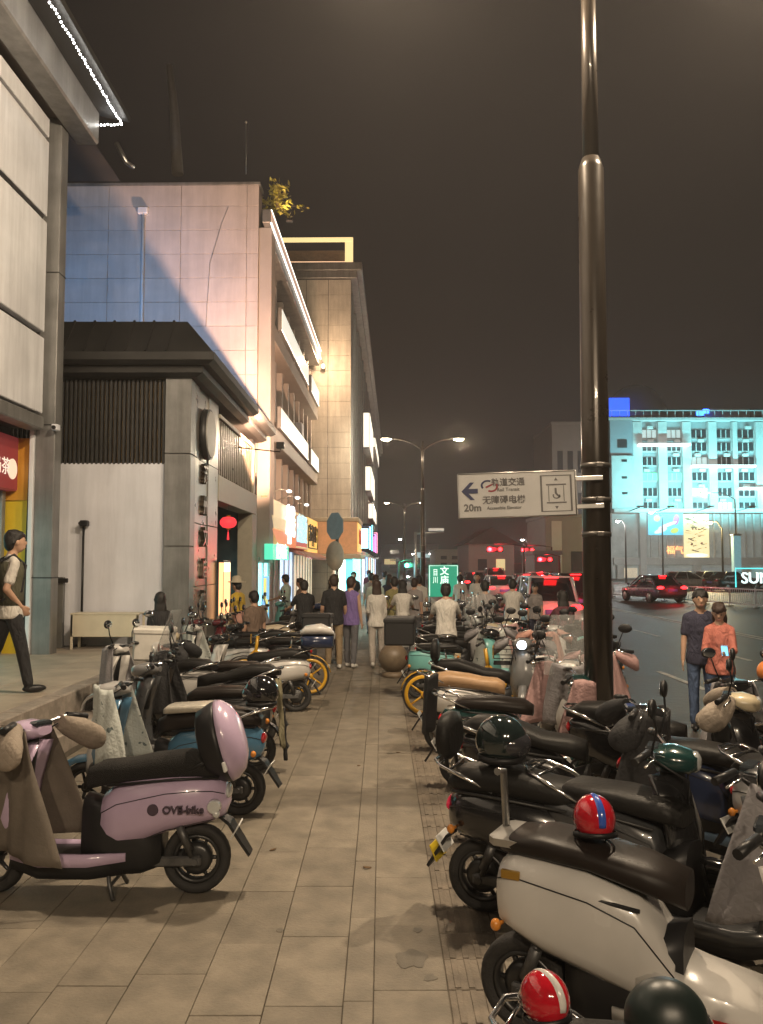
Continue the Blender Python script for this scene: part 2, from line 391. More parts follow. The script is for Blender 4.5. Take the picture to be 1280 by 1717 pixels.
flat([(.335, .135), (.35, .11), (.32, .11)], 'lift_symbol', SGREY, sg); flat([(.335, -.135), (.35, -.11), (.32, -.11)], 'lift_symbol', SGREY, sg)
flat(arcpoly(.335, -.02, .025, 150, 380, .008), 'lift_symbol', SGREY, sg); flat([(.322, .045), (.338, .045), (.34, .0), (.37, -.03), (.36, -.04), (.33, -.01), (.322, .0)], 'lift_symbol', SGREY, sg)

# ================================================================ building A (left edge): pale panels, canopy with light string
A = empty('corner_building', (-5.6, 14.2, .48), 0, 'pale panelled building at the edge with lit roof canopy and yellow entrance', 'building')
A.location = (0, 0, 0)
JN = mat('dark joint', (.025, .025, .026), .5, .3)
MB().box((-14, -6, 4.3), (-5.75, 14.2, 10.6)).build('wall', JN, A)
for z0, z1 in ((4.47, 5.74), (5.84, 7.71), (7.81, 9.1), (9.18, 9.5)):
    for k in range(8):
        y1 = 13.72 - k * 1.9; MB().box((-5.78, y1 - 1.82, z0), (-5.62, y1, z1), .012).build('cladding_panel', PANELW, A)
MB().box((-5.9, -6, 4.2), (-5.6, 13.75, 4.42), .02).build('fascia', GREYMET, A)
cl = MB().box((-5.78, 13.85, .48), (-5.46, 14.15, 9.6), .01).build('column', GREYMET, A)
MB().box((-5.86, 13.8, .5), (-5.785, 14.1, 9.5), .008).build('column_cover', PANELW, A)
for z in (1.75, 4.3, 6.9): MB().box((-5.79, 13.84, z), (-5.452, 14.16, z + .015)).build('joint', JN, A)
MB().box((-5.45, -6, 9.45), (-5.05, 14.5, 10.1), .03).build('canopy_beam', GREYMET, A)
MB().box((-6.2, -6, 9.62), (-5.44, 14.3, 9.8)).build('soffit', mat('soffit', (.12, .09, .075), .6), A)
MB().prism([(-6.2, 10.55), (-5.0, 10.0), (-4.52, 9.9), (-4.5, 9.98), (-5.0, 10.2), (-6.2, 10.9)], -14.55, 6, Matrix(((1, 0, 0, 0), (0, 0, -1, 0), (0, 1, 0, 0), (0, 0, 0, 1)))).build('roof', DARKROOF, A)
led = MB()
for k in range(150):
    y = 14.45 - k * .085; led.ell((-4.64 + rnd.uniform(-.008, .008), y, 9.83 + rnd.uniform(-.01, .01)), .016, 6, 4)
for k in range(7): led.ell((-4.66 - k * .06, 14.5, 9.83 + rnd.uniform(-.01, .01)), .017, 6, 4)
led.build('light_string', glow('white bulbs', (1, .97, .92), 22), A)
# entrance recess: yellow end wall, red sign band, glazed shopfront
MB().box((-6.4, 14.0, .48), (-5.86, 14.18, 4.1), .004).build('entrance_wall', mat('yellow paint', (.72, .52, .03), .5, var=.05), A)
MB().box((-6.4, 13.97, 3.05), (-5.87, 13.998, 4.1)).build('entrance_band', mat('amber paint', (.62, .3, .03), .5, var=.05), A)
MB().box((-14, -6, .48), (-6.35, 14.2, 4.3)).build('shop_wall', JN, A)
MB().tube([(-5.92, 13.9, .5), (-5.86, 13.9, 4.2)], .035, 8).build('corner_pipe', DARKMET, A)
sb = MB().box((-6.36, 8, 3.2), (-6.1, 13.95, 4.1), .02).build('sign_band', mat('maroon sign', (.22, .03, .03), .5, emit=(.35, .05, .05), es=.25), A)
MB().cyl((-6.1, 13.72, 3.55), (-6.09, 13.72, 3.55), .17, .17, 20).build('round_emblem', glow('cream emblem', (1, .8, .6), .5), A)
text('lettering', '奶茶', .3, glow('cream letters', (1, .85, .7), .6), A, (-6.085, 13.3, 3.55), (R(90), 0, R(90)))
for y1 in (13.7, 12.4, 11.1): 
    MB().box((-6.34, y1 - 1.15, .55), (-6.3, y1, 3.0)).build('shop_pane', glow('cyan shop glass', (.25, .85, .9), .4), A)
    MB().box((-6.36, y1 + .0, .5), (-6.24, y1 + .13, 3.2), .01).build('window_frame', GREYMET, A)
MB().prism([(-12, 10.9), (-12, 12.4), (-8.5, 12.7), (-6.5, 11.5), (-6.1, 10.9)], -19, -14.25, Matrix(((1, 0, 0, 0), (0, 0, -1, 0), (0, 1, 0, 0), (0, 0, 0, 1)))).build('rear_roof', DARKROOF, A)
MB().tube([P(196, 240, 16) , P(212, 272, 16), P(224, 280, 16.2)], .045, 8).build('roof_pipe', STEEL, A)
# camera and small white sensor on the column, at the top of the entrance
c_ = empty('security_camera', P(95, 716, 13.7), 0, 'small white security camera fixed at the corner of the grey column', 'camera')
MB().box((-.08, -.02, -.05), (.02, .12, .05), .01).build('housing', WHITEWALL, c_); MB().cyl((-.03, -.05, -.01), (-.03, -.02, -.01), .035, .03, 12).build('lens', BLACK, c_); MB().tube([(-.03, .1, 0), (-.12, .12, .05)], .012, 6).build('bracket', WHITEWALL, c_)

# ================================================================ metro entrance pavilion
MP = empty('station_pavilion', (-3.52, 15.3, .48), 0, 'station pavilion with dark hipped roof, black slats and bronze characters', 'building'); MP.location = (0, 0, 0)
z0 = .5
MB().box((-12, 15.32, z0), (-3.98, 15.6, 3.84)).build('wall', WHITEWALL, MP)
MB().box((-12, 15.5, 3.84), (-3.98, 15.9, 5.4)).build('slat_backing', mat('amber light tint', (.34, .2, .05), .35, var=.8, scale=1.3), MP)  # warm light between the slats is painted into the backing colour
sl = MB().box((-.02, -.05, 3.82), (.02, .05, 5.38), .004).mesh('slat'); sl.materials.append(DARKMET); fixn(sl)
for k in range(36): obj('slat', sl, DARKMET, MP, (-4.03 - k * .082, 15.36, 0))
for (a, b) in ((.5, 2.3), (2.31, 4.0), (4.01, 5.4)): MB().box((-3.98, 15.22, a), (-3.5, 15.62, b), .008).build('corner_pillar', GREYMET, MP)
# street side: cladding strips, louvre window, doorway
for (y0, y1) in ((15.63, 16.0), (16.01, 16.9), (16.91, 17.9)):
    for (a, b) in ((.5, 1.55), (1.56, 2.75), (2.76, 4.0), (4.01, 5.4)):
        MB().box((-3.9, y0, a), (-3.52 - (.03 if y0 == 16.01 else 0), y1, b), .006).build('cladding_panel', mat('satin panel', (.33, .31, .28), .3, .55, var=.08, scale=2), MP)
CREAM = mat('cream stone band', (.5, .46, .36), .5, var=.07)
MB().box((-3.9, 17.92, 3.34), (-3.5, 23.4, 3.9), .01).build('lintel', CREAM, MP)
MB().box((-3.9, 22.6, .5), (-3.5, 23.4, 3.33), .01).build('door_jamb', CREAM, MP)
MB().box((-3.72, 17.95, 3.9), (-3.6, 22.6, 5.15)).build('window_pane', GLASS, MP)
for k in range(19): MB().box((-3.62, 18.05 + k * .25, 3.92), (-3.53, 18.12 + k * .25, 5.13), .005).build('louvre', mat('bronze louvre', (.2, .17, .13), .3, .7), MP)
MB().box((-3.66, 17.92, 5.13), (-3.48, 22.7, 5.22), .008).build('window_head', CREAM, MP)
MB().box((-3.66, 22.62, 3.9), (-3.48, 22.75, 5.22), .008).build('window_jamb', CREAM, MP)
MB().box((-3.9, 22.76, 3.9), (-3.55, 23.4, 5.4)).build('end_pier', DARKMET, MP)
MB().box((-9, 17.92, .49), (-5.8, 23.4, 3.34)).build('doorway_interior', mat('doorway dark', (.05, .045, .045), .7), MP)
MB().box((-5.8, 17.9, .3), (-3.55, 23.4, .51)).build('doorstep', TERR, MP)
MB().box((-12, 17.9, 3.91), (-3.75, 23.4, 5.4)).box((-12, 15.95, .3), (-3.95, 17.9, 5.4)).build('core', GREYMET, MP)
dk = MB().cyl((-3.52, 16.5, 4.55), (-3.40, 16.5, 4.55), .5, .5, 36).build('round_emblem', DARKMET, MP)
MB().cyl((-3.405, 16.5, 4.55), (-3.38, 16.5, 4.55), .47, .45, 36).build('emblem_face', mat('satin disc', (.36, .34, .31), .5, .2), dk)
for k, ch in enumerate('苏州文庙书院'[:5]):
    text('lettering', ch, .42, BRONZE, MP, (-3.52, 16.46, 3.72 - k * .62), (R(90), 0, R(90)), .05, .004)
def ringrect(x0, x1, y0, y1, z): return [(x0, y0, z), (x1, y0, z), (x1, y1, z), (x0, y1, z)]
MB().rings([ringrect(-12, -3.4, 15.15, 23.5, 5.4), ringrect(-12, -3.25, 15.0, 23.5, 5.46), ringrect(-12, -3.25, 15.0, 23.5, 5.58)], True, False).build('cornice', DARKROOF, MP)
MB().rings([ringrect(-12, -3.12, 14.87, 23.52, 5.582), ringrect(-12, -3.0, 14.75, 23.54, 5.64), ringrect(-12, -3.0, 14.75, 23.54, 5.78)], True, False).build('eave', DARKROOF, MP)
MB().rings([ringrect(-12, -3.02, 14.77, 23.52, 5.782), ringrect(-12, -3.62, 15.35, 23.3, 6.5)], True, False).build('roof', DARKROOF, MP)
for k in range(22):
    x = -3.5 - k * .37
    if x < -3.62: MB().box((-.018, 0, 0), (.018, .92, .03), 0, Matrix.Translation((x, 14.78, 5.79)) @ Matrix.Rotation(math.atan2(.718, .58), 4, 'X')).build('roof_seam', DARKROOF, MP)
# lantern in the doorway
ln = empty('red_lantern', P(383, 876, 19.2), 0, 'round red paper lantern hanging in the station doorway', 'lantern')
LRED = mat('lantern silk', (.5, .02, .02), .6, emit=(1, .05, .06), es=.9)
MB().lathe([(.05, -.13), (.13, -.11), (.185, -.05), (.195, 0), (.185, .05), (.13, .11), (.05, .13)], (0, 0, 0), 'z', 18, True).build('globe', LRED, ln)
MB().cyl((0, 0, .13), (0, 0, .17), .05, .05, 12).cyl((0, 0, -.17), (0, 0, -.13), .05, .05, 12).build('rim', mat('gold', (.5, .3, .05), .35, .8), ln)
MB().tube([(0, 0, -.17), (0, 0, -.22)], .006, 6).tube([(0, 0, -.22), (0, 0, -.4)], [.012, .03], 8).build('tassel', LRED, ln); MB().tube([(0, 0, .17), (0, 0, .55)], .004, 5).build('cord', BLACK, ln)
# lit menu board by the door
mb_ = empty('lit_notice_box', (-3.42, 18.25, .51), 0, 'lit orange notice box standing at the station doorway', 'notice board')
MB().box((-.06, -.4, .0), (.06, .4, .25), .01).build('base', BLACK, mb_); MB().box((-.05, -.4, .25), (.05, .4, 1.55), .01).build('case', DARKMET, mb_)
MB().box((.05, -.37, .3), (.058, .37, 1.3)).box((-.36, -.37, .3), (-.36, -.37, .3)).build('lit_face', glow('orange lightbox', (1, .48, .2), 1.5), mb_); MB().box((.05, -.37, 1.3), (.058, .37, 1.5)).build('lit_header', glow('cream lightbox', (1, .85, .5), 2.2), mb_)
MB().box((-.045, -.408, .3), (.045, -.4, 1.5)).build('lit_side', MATS['orange lightbox'], mb_)
# flood lamp post against the white wall
fp = empty('flood_lamp', (G(138, 1083, .5).x, 15.2, .5), 0, 'thin black post with small lamp head against the white wall', 'lamp post')
hz = P(138, 880, 15.2).z - .5
MB().tube([(0, 0, 0), (0, 0, hz)], .022, 8).build('post', BLACK, fp); MB().cyl((0, 0, 0), (0, 0, .03), .1, .1, 12).build('foot', BLACK, fp)
MB().box((-.05, -.1, hz - .03), (.09, .06, hz + .08), .02).build('lamp_head', BLACK, fp); MB().box((-.09, -.04, hz), (-.04, .03, hz + .05), .01).build('bracket', BLACK, fp)
# slim grey bollard with sensor beside the column
bp = empty('sensor_bollard', (P(103, 1000, 14.9).x, 14.9, .5), 0, 'slim grey bollard with a small black sensor between column and white wall', 'bollard')
MB().box((-.05, -.05, 0), (.05, .05, 1.25), .008).build('post', GREYMET, bp); MB().box((-.05, -.1, 1.15), (.13, -.02, 1.23), .01).build('sensor', BLACK, bp)
# white counter in front of the wall
bn = empty('white_counter', (P(175, 1085, 14.6).x, 14.6, .5), 0, 'low cream counter table with panel front against the white wall', 'counter')
CRM = mat('cream lacquer', (.66, .6, .46), .45, var=.04, dirt=.1)
MB().box((-.59, -.02, .22), (.59, .02, .6), .006).build('front_panel', CRM, bn); MB().box((-.6, -.03, .6), (.6, .42, .63), .006).build('top', CRM, bn)
for x in (-.57, .57):
    for y in (0, .38): MB().box((x - .02, y - .02, 0), (x + .02, y + .02, .6), .004).build('leg', CRM, bn)
# ================================================================ building B (mid left): panelled end wall, lit parapets, shops
B = empty('arcade_building', (-3.22, 24, 0), R(-.94), 'three storey building with lit parapet bands and a panelled pinkish end wall', 'building')
bw = MB().box((-9, .06, 4.5), (-.4, .6, 13.15)).build('end_wall', mat('wall joint', (.2, .17, .16), .8), B)
xs = [-9, -7.75, -4.85, -2.7, -.75, -.4]
for i in range(len(xs) - 1):
    for k in range(12):
        a = 4.6 + k * .72; MB().box((xs[i] + .005, .03 + rnd.uniform(-.002, .002), a + .004), (xs[i + 1] - .005, .1, a + .716 if k < 11 else 13.15), .006).build('wall_panel', PINKWALL, bw)
MB().box((-9.05, 0, 13.15), (-.36, .65, 13.24), .01).build('coping', GREYMET, B)
dp = MB().tube([(P(241, 350, 24).x + 3.22, -.06, P(0, 350, 24).z), (P(241, 350, 24).x + 3.22, -.06, 4.6)], .045, 10).build('downpipe', PANELW, B)
MB().box((P(241, 340, 24).x + 3.22 - .16, -.14, 12.25), (P(241, 340, 24).x + 3.22 + .14, .02, 12.45), .02).build('hopper', WHITEWALL, dp)
STU = mat('warm grey render', (.42, .37, .33), .6, var=.08, scale=1.5, dirt=.15)
MB().box((-.4, .12, 2.0), (-.02, .9, 11.9), .01).build('pier', STU, B)
MB().box((-7, .7, 0), (-.75, 16, 11.7)).build('core', mat('deep grey wall', (.12, .12, .12), .6), B)
def slab(a, b, x1=-.12, y0=.9, y1=16): return MB().box((-.8, y0, a), (x1, y1, b), .01)
slab(11.55, 11.9, -.05).build('roof_slab', GREYMET, B); slab(8.9, 9.4).build('floor_slab', STU, B); slab(5.75, 6.25).build('floor_slab', STU, B)
WLIT = glow('parapet light box', (1.0, .98, .84), .62); CLIT = glow('cornice light', (1.0, .66, .5), .3); EDG = glow('bright edge line', (1, .93, .82), 1.8)
for a, b in ((9.4, 10.15), (6.25, 6.95)):
    for y0, y1 in ((2.2, 10.5), (11.7, 15.3)):
        lb = MB().box((-.12, y0, a), (.0, y1, b), .01).build('light_box_frame', GREYMET, B)
        MB().box((0, y0 + .05, a + .05), (.012, y1 - .05, b - .05)).build('lit_panel', WLIT, lb)
        MB().box((-.005, y0 + .02, a + .01), (.02, y1 - .02, a + .035)).build('edge_line', EDG, lb)
cn = MB().box((-.25, -.25, 11.9), (.0, 16.1, 12.3), .02).build('cornice', GREYMET, B)
MB().box((.0, -.2, 11.95), (.014, 16.05, 12.26)).build('lit_strip', CLIT, cn); MB().box((-.02, -.22, 11.88), (.03, 16.08, 11.915)).box((-.02, -.22, 12.27), (.03, 16.08, 12.295)).build('edge_line', EDG, cn)
for k in range(9):
    y0 = 1.1 + k * 1.75
    for a, b in ((10.2, 11.5), (6.98, 8.88), (4.1, 5.72)):
        wn = MB().box((-.745, y0, a), (-.7, y0 + 1.45, b)).build('window', GLASS, B)
        MB().box((-.72, y0 + .68, a), (-.66, y0 + .75, b), .004).build('mullion', DARKMET, wn)
    MB().box((-.78, y0 + 1.45, 4), (-.5, y0 + 1.75, 11.54), .01).build('pilaster', STU, B)
for y in (1.4, 10.9): MB().box((-.6, y - .1, 7.3), (-.3, y + .7, 7.9), .02).build('air_conditioner', WHITEWALL, B)
MB().tube([(P(383, 330, 24).x + 3.22, .02, 12.5), (P(372, 360, 24).x + 3.22, .015, 12.0), (P(352, 430, 24).x + 3.22, .015, 10.8), (P(345, 540, 24).x + 3.22, .015, 8.9)], .006, 5).build('wall_cable', GREYMET, B)
# lightning rod and rooftop clutter
rd = MB().tube([P(413, 292, 24.6), P(413, 208, 24.6)], .014, 6).ell(P(413, 205, 24.6), .04, 8, 6).build('lightning_rod', STEEL); tag(rd, 'thin lightning rod standing on the roof of the panelled building', 'rod')
ms = MB().tube([P(298, 292, 30), P(292, 180, 30), P(284, 110, 30)], [.22, .16, .12], 10).build('roof_flue', mat('faint flue metal', (.12, .11, .1), .6)); tag(ms, 'tall dim flue pipe rising behind the panelled wall', 'flue')
# shrub on the roof corner
rs = empty('roof_shrub', P(462, 352, 25.2), 0, 'yellow green leafy shrub leaning over the roof corner', 'shrub')
LEAF = mat('leaf yellow green', (.3, .26, .05), .55, var=.5, scale=9)
stem = MB().tube([(0, 0, -.3), (.02, 0, .1), (.1, 0, .5)], [.03, .025, .012], 6)
lf = MB(); rr = random.Random(5)
for k in range(24):
    a = rr.uniform(0, 6.28); e = rr.uniform(.05, 1.4); L_ = rr.uniform(.5, 1.05)
    d = Vector((math.cos(a) * math.cos(e) + .22, math.sin(a) * math.cos(e), math.sin(e))); d.normalize()
    pts = [Vector((.05, 0, .1)) + d * L_ * t - Vector((0, 0, .25 * t * t * L_)) for t in (0, .35, .7, 1)]
    stem.tube(pts, [.012, .009, .006, .003], 5)
    for q in range(16):
        t = rr.uniform(.3, 1); c = pts[0].lerp(pts[-1], t) + Vector((rr.gauss(0, .06), rr.gauss(0, .06), rr.gauss(0, .06)))
        u = Vector((rr.gauss(0, 1), rr.gauss(0, 1), rr.gauss(0, 1))).normalized(); v = u.cross(Vector((rr.gauss(0, 1), rr.gauss(0, 1), rr.gauss(0, 1)))).normalized(); s_ = rr.uniform(.05, .09)
        lf.add([c - u * s_ * 1.3, c + v * s_ * .5, c + u * s_ * 1.3, c - v * s_ * .5], [(0, 1, 2, 3)])
lamp('uplight', 'SPOT', (.5, -.55, -.5), 60, (1, .75, .3), .05, rs, spot_size=R(100)).rotation_euler = (R(155), R(12), 0)
MB().box((.4, -.65, -.62), (.6, -.5, -.52), .02).build('uplight_housing', BLACK, rs)
stem.build('stem', mat('twig', (.1, .07, .04), .8), rs); lf.build('crown', LEAF, rs)
# lights on the wall of B: warm flood by the eave, added blue fill light out of view behind building A
fl = empty('warm_floodlight', (-2.5, 20.5, 4.9), 0, 'small warm floodlight on a bracket off the station eave', 'floodlight')
MB().box((-.1, -.06, -.08), (.1, .06, .08), .01).build('housing', BLACK, fl); MB().box((-.09, .06, -.07), (.09, .065, .07)).build('lens', glow('orange lens', (1, .55, .2), 8), fl); MB().tube([(0, 0, -.08), (0, 0, -.16), (-1.05, 0, -.05)], .015, 6).build('bracket', BLACK, fl)
aim(lamp('wall_spot', 'SPOT', (0, .12, .15), 3000, (1.0, .58, .36), .03, fl, spot_size=R(140), spot_blend=.25), (-1.9, 3.5, 4.2))
fb = empty('blue_fill_light', (-7.0, 17.2, 8.6), 0, 'added blue fill light out of view behind the corner building', 'floodlight')  # made-up fixture, added to fill the shaded part of the wall with blue
MB().box((-.15, -.08, -.1), (.15, .08, .1), .01).build('housing', BLACK, fb); MB().tube([(0, 0, .1), (0, 0, 1.2)], .02, 6).build('bracket', BLACK, fb)
b_ = lamp('wall_spot', 'SPOT', (0, .12, 0), 760, (.05, .42, 1.0), .1, fb, spot_size=R(120), spot_blend=.7); b_.rotation_euler = (R(78), 0, R(8))

# ---------------------------------------------------------------- shop signs along building B
def streetbox(name, label, y0, y1, a, b, m, x0=-.25, x1=-.1, cat='shop sign', skew=0.0):
    t = empty(name, (-3.22, 24, 0), R(-.94), label, cat, None)
    v = [(x0, y0 + skew, a), (x1, y0 + skew, a), (x1, y0, b), (x0, y0, b)]; u = [(x0, y1, a), (x1, y1, a), (x1, y1, b), (x0, y1, b)]
    MB().rings([v, u], True, False).build('box', m, t)
    return t
RXZ = (R(90), 0, R(90))
CREAML = glow('cream sign light', (1, .78, .38), .38); ORANL = glow('orange sign light', (1, .3, .09), .42); REDL = glow('red sign', (.7, .06, .05), .25); YELL = glow('yellow sign light', (1, .62, .13), .62)
WHL = glow('white letter light', (.95, .95, 1.0), 1.4); CYL = glow('cyan letter light', (.4, .85, 1.0), .95); BLKL = mat('black letters', (.02, .015, .01), .5); GRNL = glow('green sign light', (.08, .8, .5), .8)
t = streetbox('shop_sign', 'tiered cream and orange shop sign with slanted ends and white characters', .05, 6.6, 3.45, 3.95, CREAML, skew=.7)
for y0, a, b, sk, m in ((.5, 3.05, 3.42, .5, CREAML), (.6, 2.55, 3.02, 1.3, ORANL)):
    MB().rings([[(-.24, y0 + sk, a), (-.02, y0 + sk, a), (-.02, y0, b), (-.24, y0, b)], [(-.24, 6.6, a), (-.02, 6.6, a), (-.02, 6.6, b), (-.24, 6.6, b)]], True, False).build('tier', m, t)
text('lettering', '米线', 1.15, WHL, t, (.02, 4.7, 3.35), RXZ, .03, .01); text('lettering', '招牌', .4, WHL, t, (.0, 4.6, 2.8), RXZ, .02)
t = streetbox('shop_sign', 'red framed shop sign with bright cyan characters', 6.75, 11.2, 2.55, 3.9, REDL)
MB().tube([(-.08, 6.8, 2.6), (-.08, 11.1, 2.6), (-.08, 11.1, 3.85), (-.08, 6.8, 3.85), (-.08, 6.8, 2.6)], .04, 6).build('frame', CREAML, t)
text('lettering', '麻辣烫', 1.15, CYL, t, (-.06, 9, 3.25), RXZ, .03, .012, .95)
t = streetbox('shop_sign', 'yellow shop sign with black characters in a black frame', 11.4, 15.9, 2.4, 3.95, YELL)
MB().tube([(-.08, 11.6, 2.65), (-.08, 15.7, 2.65), (-.08, 15.7, 3.6), (-.08, 11.6, 3.6), (-.08, 11.6, 2.65)], .025, 6).build('frame', BLKL, t)
text('lettering', '苏式面馆', .8, BLKL, t, (-.08, 13.6, 3.25), RXZ, .02, .008); text('lettering', 'NOODLE', .3, BLKL, t, (-.08, 13.6, 2.83), RXZ)
t = streetbox('green_box_sign', 'glowing green box sign with three characters above the doorway', -.15, 3.4, 2.1, 2.55, GRNL, -.12, .12, 'sign')
text('lettering', '便民店', .5, glow('pale green letter', (.5, 1, .8), 2.5), t, (.13, 1.7, 2.32), RXZ, .01, .004, 1.6)
MB().box((-.1, -.165, 2.14), (.1, -.15, 2.51)).build('end_face', GRNL, t)
# shopfronts
def shopfront(label, y0, y1, z1, m, x=-.35):
    t = empty('shopfront', (-3.22, 24, 0), R(-.94), label, 'shopfront')
    n = max(1, round((y1 - y0) / 1.1)); d = (y1 - y0) / n
    for k in range(n):
        MB().box((x - .02, y0 + k * d + .04, .12), (x, y0 + (k + 1) * d - .04, z1)).build('pane', m, t); MB().box((x - .05, y0 + k * d - .04, 0), (x + .05, y0 + k * d + .04, z1 + .05), .006).build('frame', STEEL, t)
    MB().box((x - .05, y0, z1), (x + .06, y1, z1 + .12), .006).build('head_frame', STEEL, t); MB().box((x - .05, y0, 0), (x + .04, y1, .12), .006).build('sill', STEEL, t)
    return t
shopfront('cyan lit doorway and window under the green box sign', -.1, 2.0, 2.05, glow('cyan shop light', (.3, .95, .95), 1.7))
shopfront('brown panelled shop door beside the cyan window', 2.1, 4.3, 2.3, mat('brown panel', (.2, .13, .1), .6))
shopfront('pale blue lit shop entrance under the red framed sign', 4.4, 8.2, 2.4, glow('pale blue shop light', (.5, .7, 1.0), 1.0))
shopfront('warm lit noodle shop front under the yellow sign', 8.4, 15.8, 2.3, glow('warm shop interior', (.9, .75, .5), .55))
aw = MB().prism([(-.3, 2.55), (.55, 2.2), (.55, 2.13), (-.3, 2.45)], -15.9, -6.8, Matrix(((1, 0, 0, 0), (0, 0, -1, 0), (0, 1, 0, 0), (0, 0, 0, 1)))).build('awning', mat('reddish awning', (.35, .15, .1), .6)); aw.location = (-3.22, 24, 0); aw.rotation_euler = (0, 0, R(-.94)); tag(aw, 'reddish sloping awning under the red and yellow shop signs', 'awning')
for (y, m, e) in ((1.2, (.3, .95, .95), 60), (6.5, (.6, .75, 1), 60), (12, (1, .75, .45), 90)):
    o = lamp('shop_light', 'AREA', (-3.22 + .35, 24 + y, 2.0), e, m, shape='RECTANGLE', size=.5, size_y=2.5); o.rotation_euler = (0, R(60), R(180)); o.data.spread = R(150)
# poster figure on the cyan shop
ps = empty('door_poster', (-3.3, 24.2, 0), R(-.94), 'blue and yellow figure poster on the cyan lit shop glass', 'poster')
MB().box((-.2, .3, .3), (-.185, 1.5, 1.6)).build('sheet', glow('poster blue', (.15, .5, .9), .8), ps); MB().box((-.184, .5, .9), (-.178, 1.0, 1.55)).box((-.184, .9, .5), (-.178, 1.3, .9)).build('figure', glow('poster yellow', (.9, .8, .15), .7), ps)
# small spot lamps on arms above the signs
for k, (y, lb) in enumerate(((1.6, 'first small white spot lamp above the tiered sign'), (4.2, 'second small white spot lamp above the tiered sign'), (7.6, 'small white spot lamp above the red framed sign'))):
    t = empty('spot_lamp', (-3.22, 24 + y, 4.15), R(-.94), lb, 'spot lamp', 'spot lamps over the shop signs')
    MB().tube([(-.5, 0, -.1), (.1, 0, .12), (.35, 0, .08)], .02, 6).build('arm', STEEL, t); MB().ell((.38, 0, .05), (.09, .12, .05), 10, 6).build('head', glow('spot head', (1, .95, .85), 2.5), t)

# ================================================================ building C (tall, further): stone end wall, roof sign, facade
C = empty('tall_stone_building', (-1.52, 41, 0), R(-.94), 'tall stone panelled building with golden roof frame behind the arcade', 'building')
cw = MB().box((-6, .06, 0), (-.02, .6, 16.2)).build('end_wall', JN, C)
for x0, x1 in ((-3.4, -2.25), (-2.24, -1.15), (-1.14, 0)):
    for k in range(21):
        a = k * .77; MB().box((x0 + .006, rnd.uniform(.028, .034), a + .004), (x1 - .006, .1, a + .764), .006).build('stone_panel', STONEW, cw)
MB().box((-6, .7, 0), (-.3, 70, 16)).build('core', mat('slate wall', (.11, .115, .12), .5), C)
MB().box((-6.1, -.15, 16.2), (.3, 70, 16.55), .02).box((-6.1, -.3, 16.55), (.55, 70, 16.95), .02).build('cornice', GREYMET, C)
MB().rings([ringrect(-6, .2, -.2, 40, 16.95), ringrect(-6, -.4, .4, 40, 17.8)], True, False).build('roof', mat('tiled roof', (.2, .13, .1), .6, var=.3, scale=4), C)
GOLDL = glow('golden frame light', (1, .78, .35), .8)
MB().box((-3.6, -.2, 18.05), (.1, -.05, 18.25), .01).box((-.3, -.2, 17.0), (.1, -.05, 18.04), .01).build('roof_sign_frame', GOLDL, C)
MB().box((-3.5, -.18, 16.98), (.1, -.1, 17.03)).build('lit_eave', glow('eave glow', (1, .6, .35), .9), C)
for k in range(18):
    y0 = 2 + k * 3.6
    MB().box((-.32, y0, 0), (-.02, y0 + .9, 16.1), .02).build('pier', mat('blue grey stone', (.25, .27, .28), .5), C)
    if k < 12:
        for f in range(5):
            wn = MB().box((-.295, y0 + 1, 3.9 + f * 2.45), (-.27, y0 + 3.5, 5.6 + f * 2.45)).build('window', GLASS, C); MB().box((-.27, y0 + 2.2, 3.9 + f * 2.45), (-.22, y0 + 2.3, 5.6 + f * 2.45)).build('mullion', DARKMET, wn)
for k, (y0, y1, a, b, x1) in enumerate(((17, 26, 10.0, 12.6, .5), (22, 33, 7.4, 9.4, .45), (28, 40, 5.6, 7.0, .45), (34, 50, 12.4, 13.4, .5))):
    lb = MB().box((-.1, y0, a), (x1 - .1, y1, b), .02).build('sign_bracket', GREYMET, C); MB().box((-.08, y0 - .02, a + .1), (x1 - .12, y0, b - .1)).box((x1 - .1, y0 + .1, a + .1), (x1 - .08, y1 - .1, b - .1)).build('lit_panel', glow('warm white panel', (1, .9, .72), 1.1), lb)
fw_ = empty('cornice_end_lamp', (-2.85, 40.3, 11.6), 0, 'small warm lamp at the far end of the lit cornice', 'lamp'); MB().ell((0, 0, 0), (.09, .09, .12), 10, 8).build('globe', glow('warm globe', (1, .7, .4), 6), fw_); MB().tube([(0, 0, .1), (-.1, -.1, .35)], .012, 6).build('bracket', BLACK, fw_); lamp('globe_light', 'POINT', (.1, -1.2, 0), 330, (1, .66, .4), .1, fw_)
# orange shop box at the foot of C and lit shops beyond
t = empty('corner_shop_box', (-1.52, 41, 0), R(-.94), 'orange boxed corner shop sign at the foot of the tall stone building', 'shop sign')
OB = mat('orange boxed fascia', (.6, .33, .17), .5, emit=(1, .5, .22), es=.12)
MB().box((-2.6, -.6, 2.45), (.35, 3.5, 4.0), .02).build('fascia', OB, t); MB().box((.35, -.55, 2.55), (.4, 3.5, 3.95)).build('lit_side', YELL, t); MB().box((-2.8, -.8, 2.2), (.55, 3.7, 2.44), .03).build('canopy', CREAM, t); MB().box((-1.8, -.7, 4.0), (.45, 3.7, 4.2), .03).build('cap', CREAM, t)
text('lettering', '烟酒店', .8, mat('red letters', (.5, .05, .03), .5), t, (.41, 1.5, 3.25), RXZ, .01)
t = empty('shopfront', (-1.52, 41, 0), R(-.94), 'white and cyan lit glass shop corner under the orange boxed sign', 'shopfront')
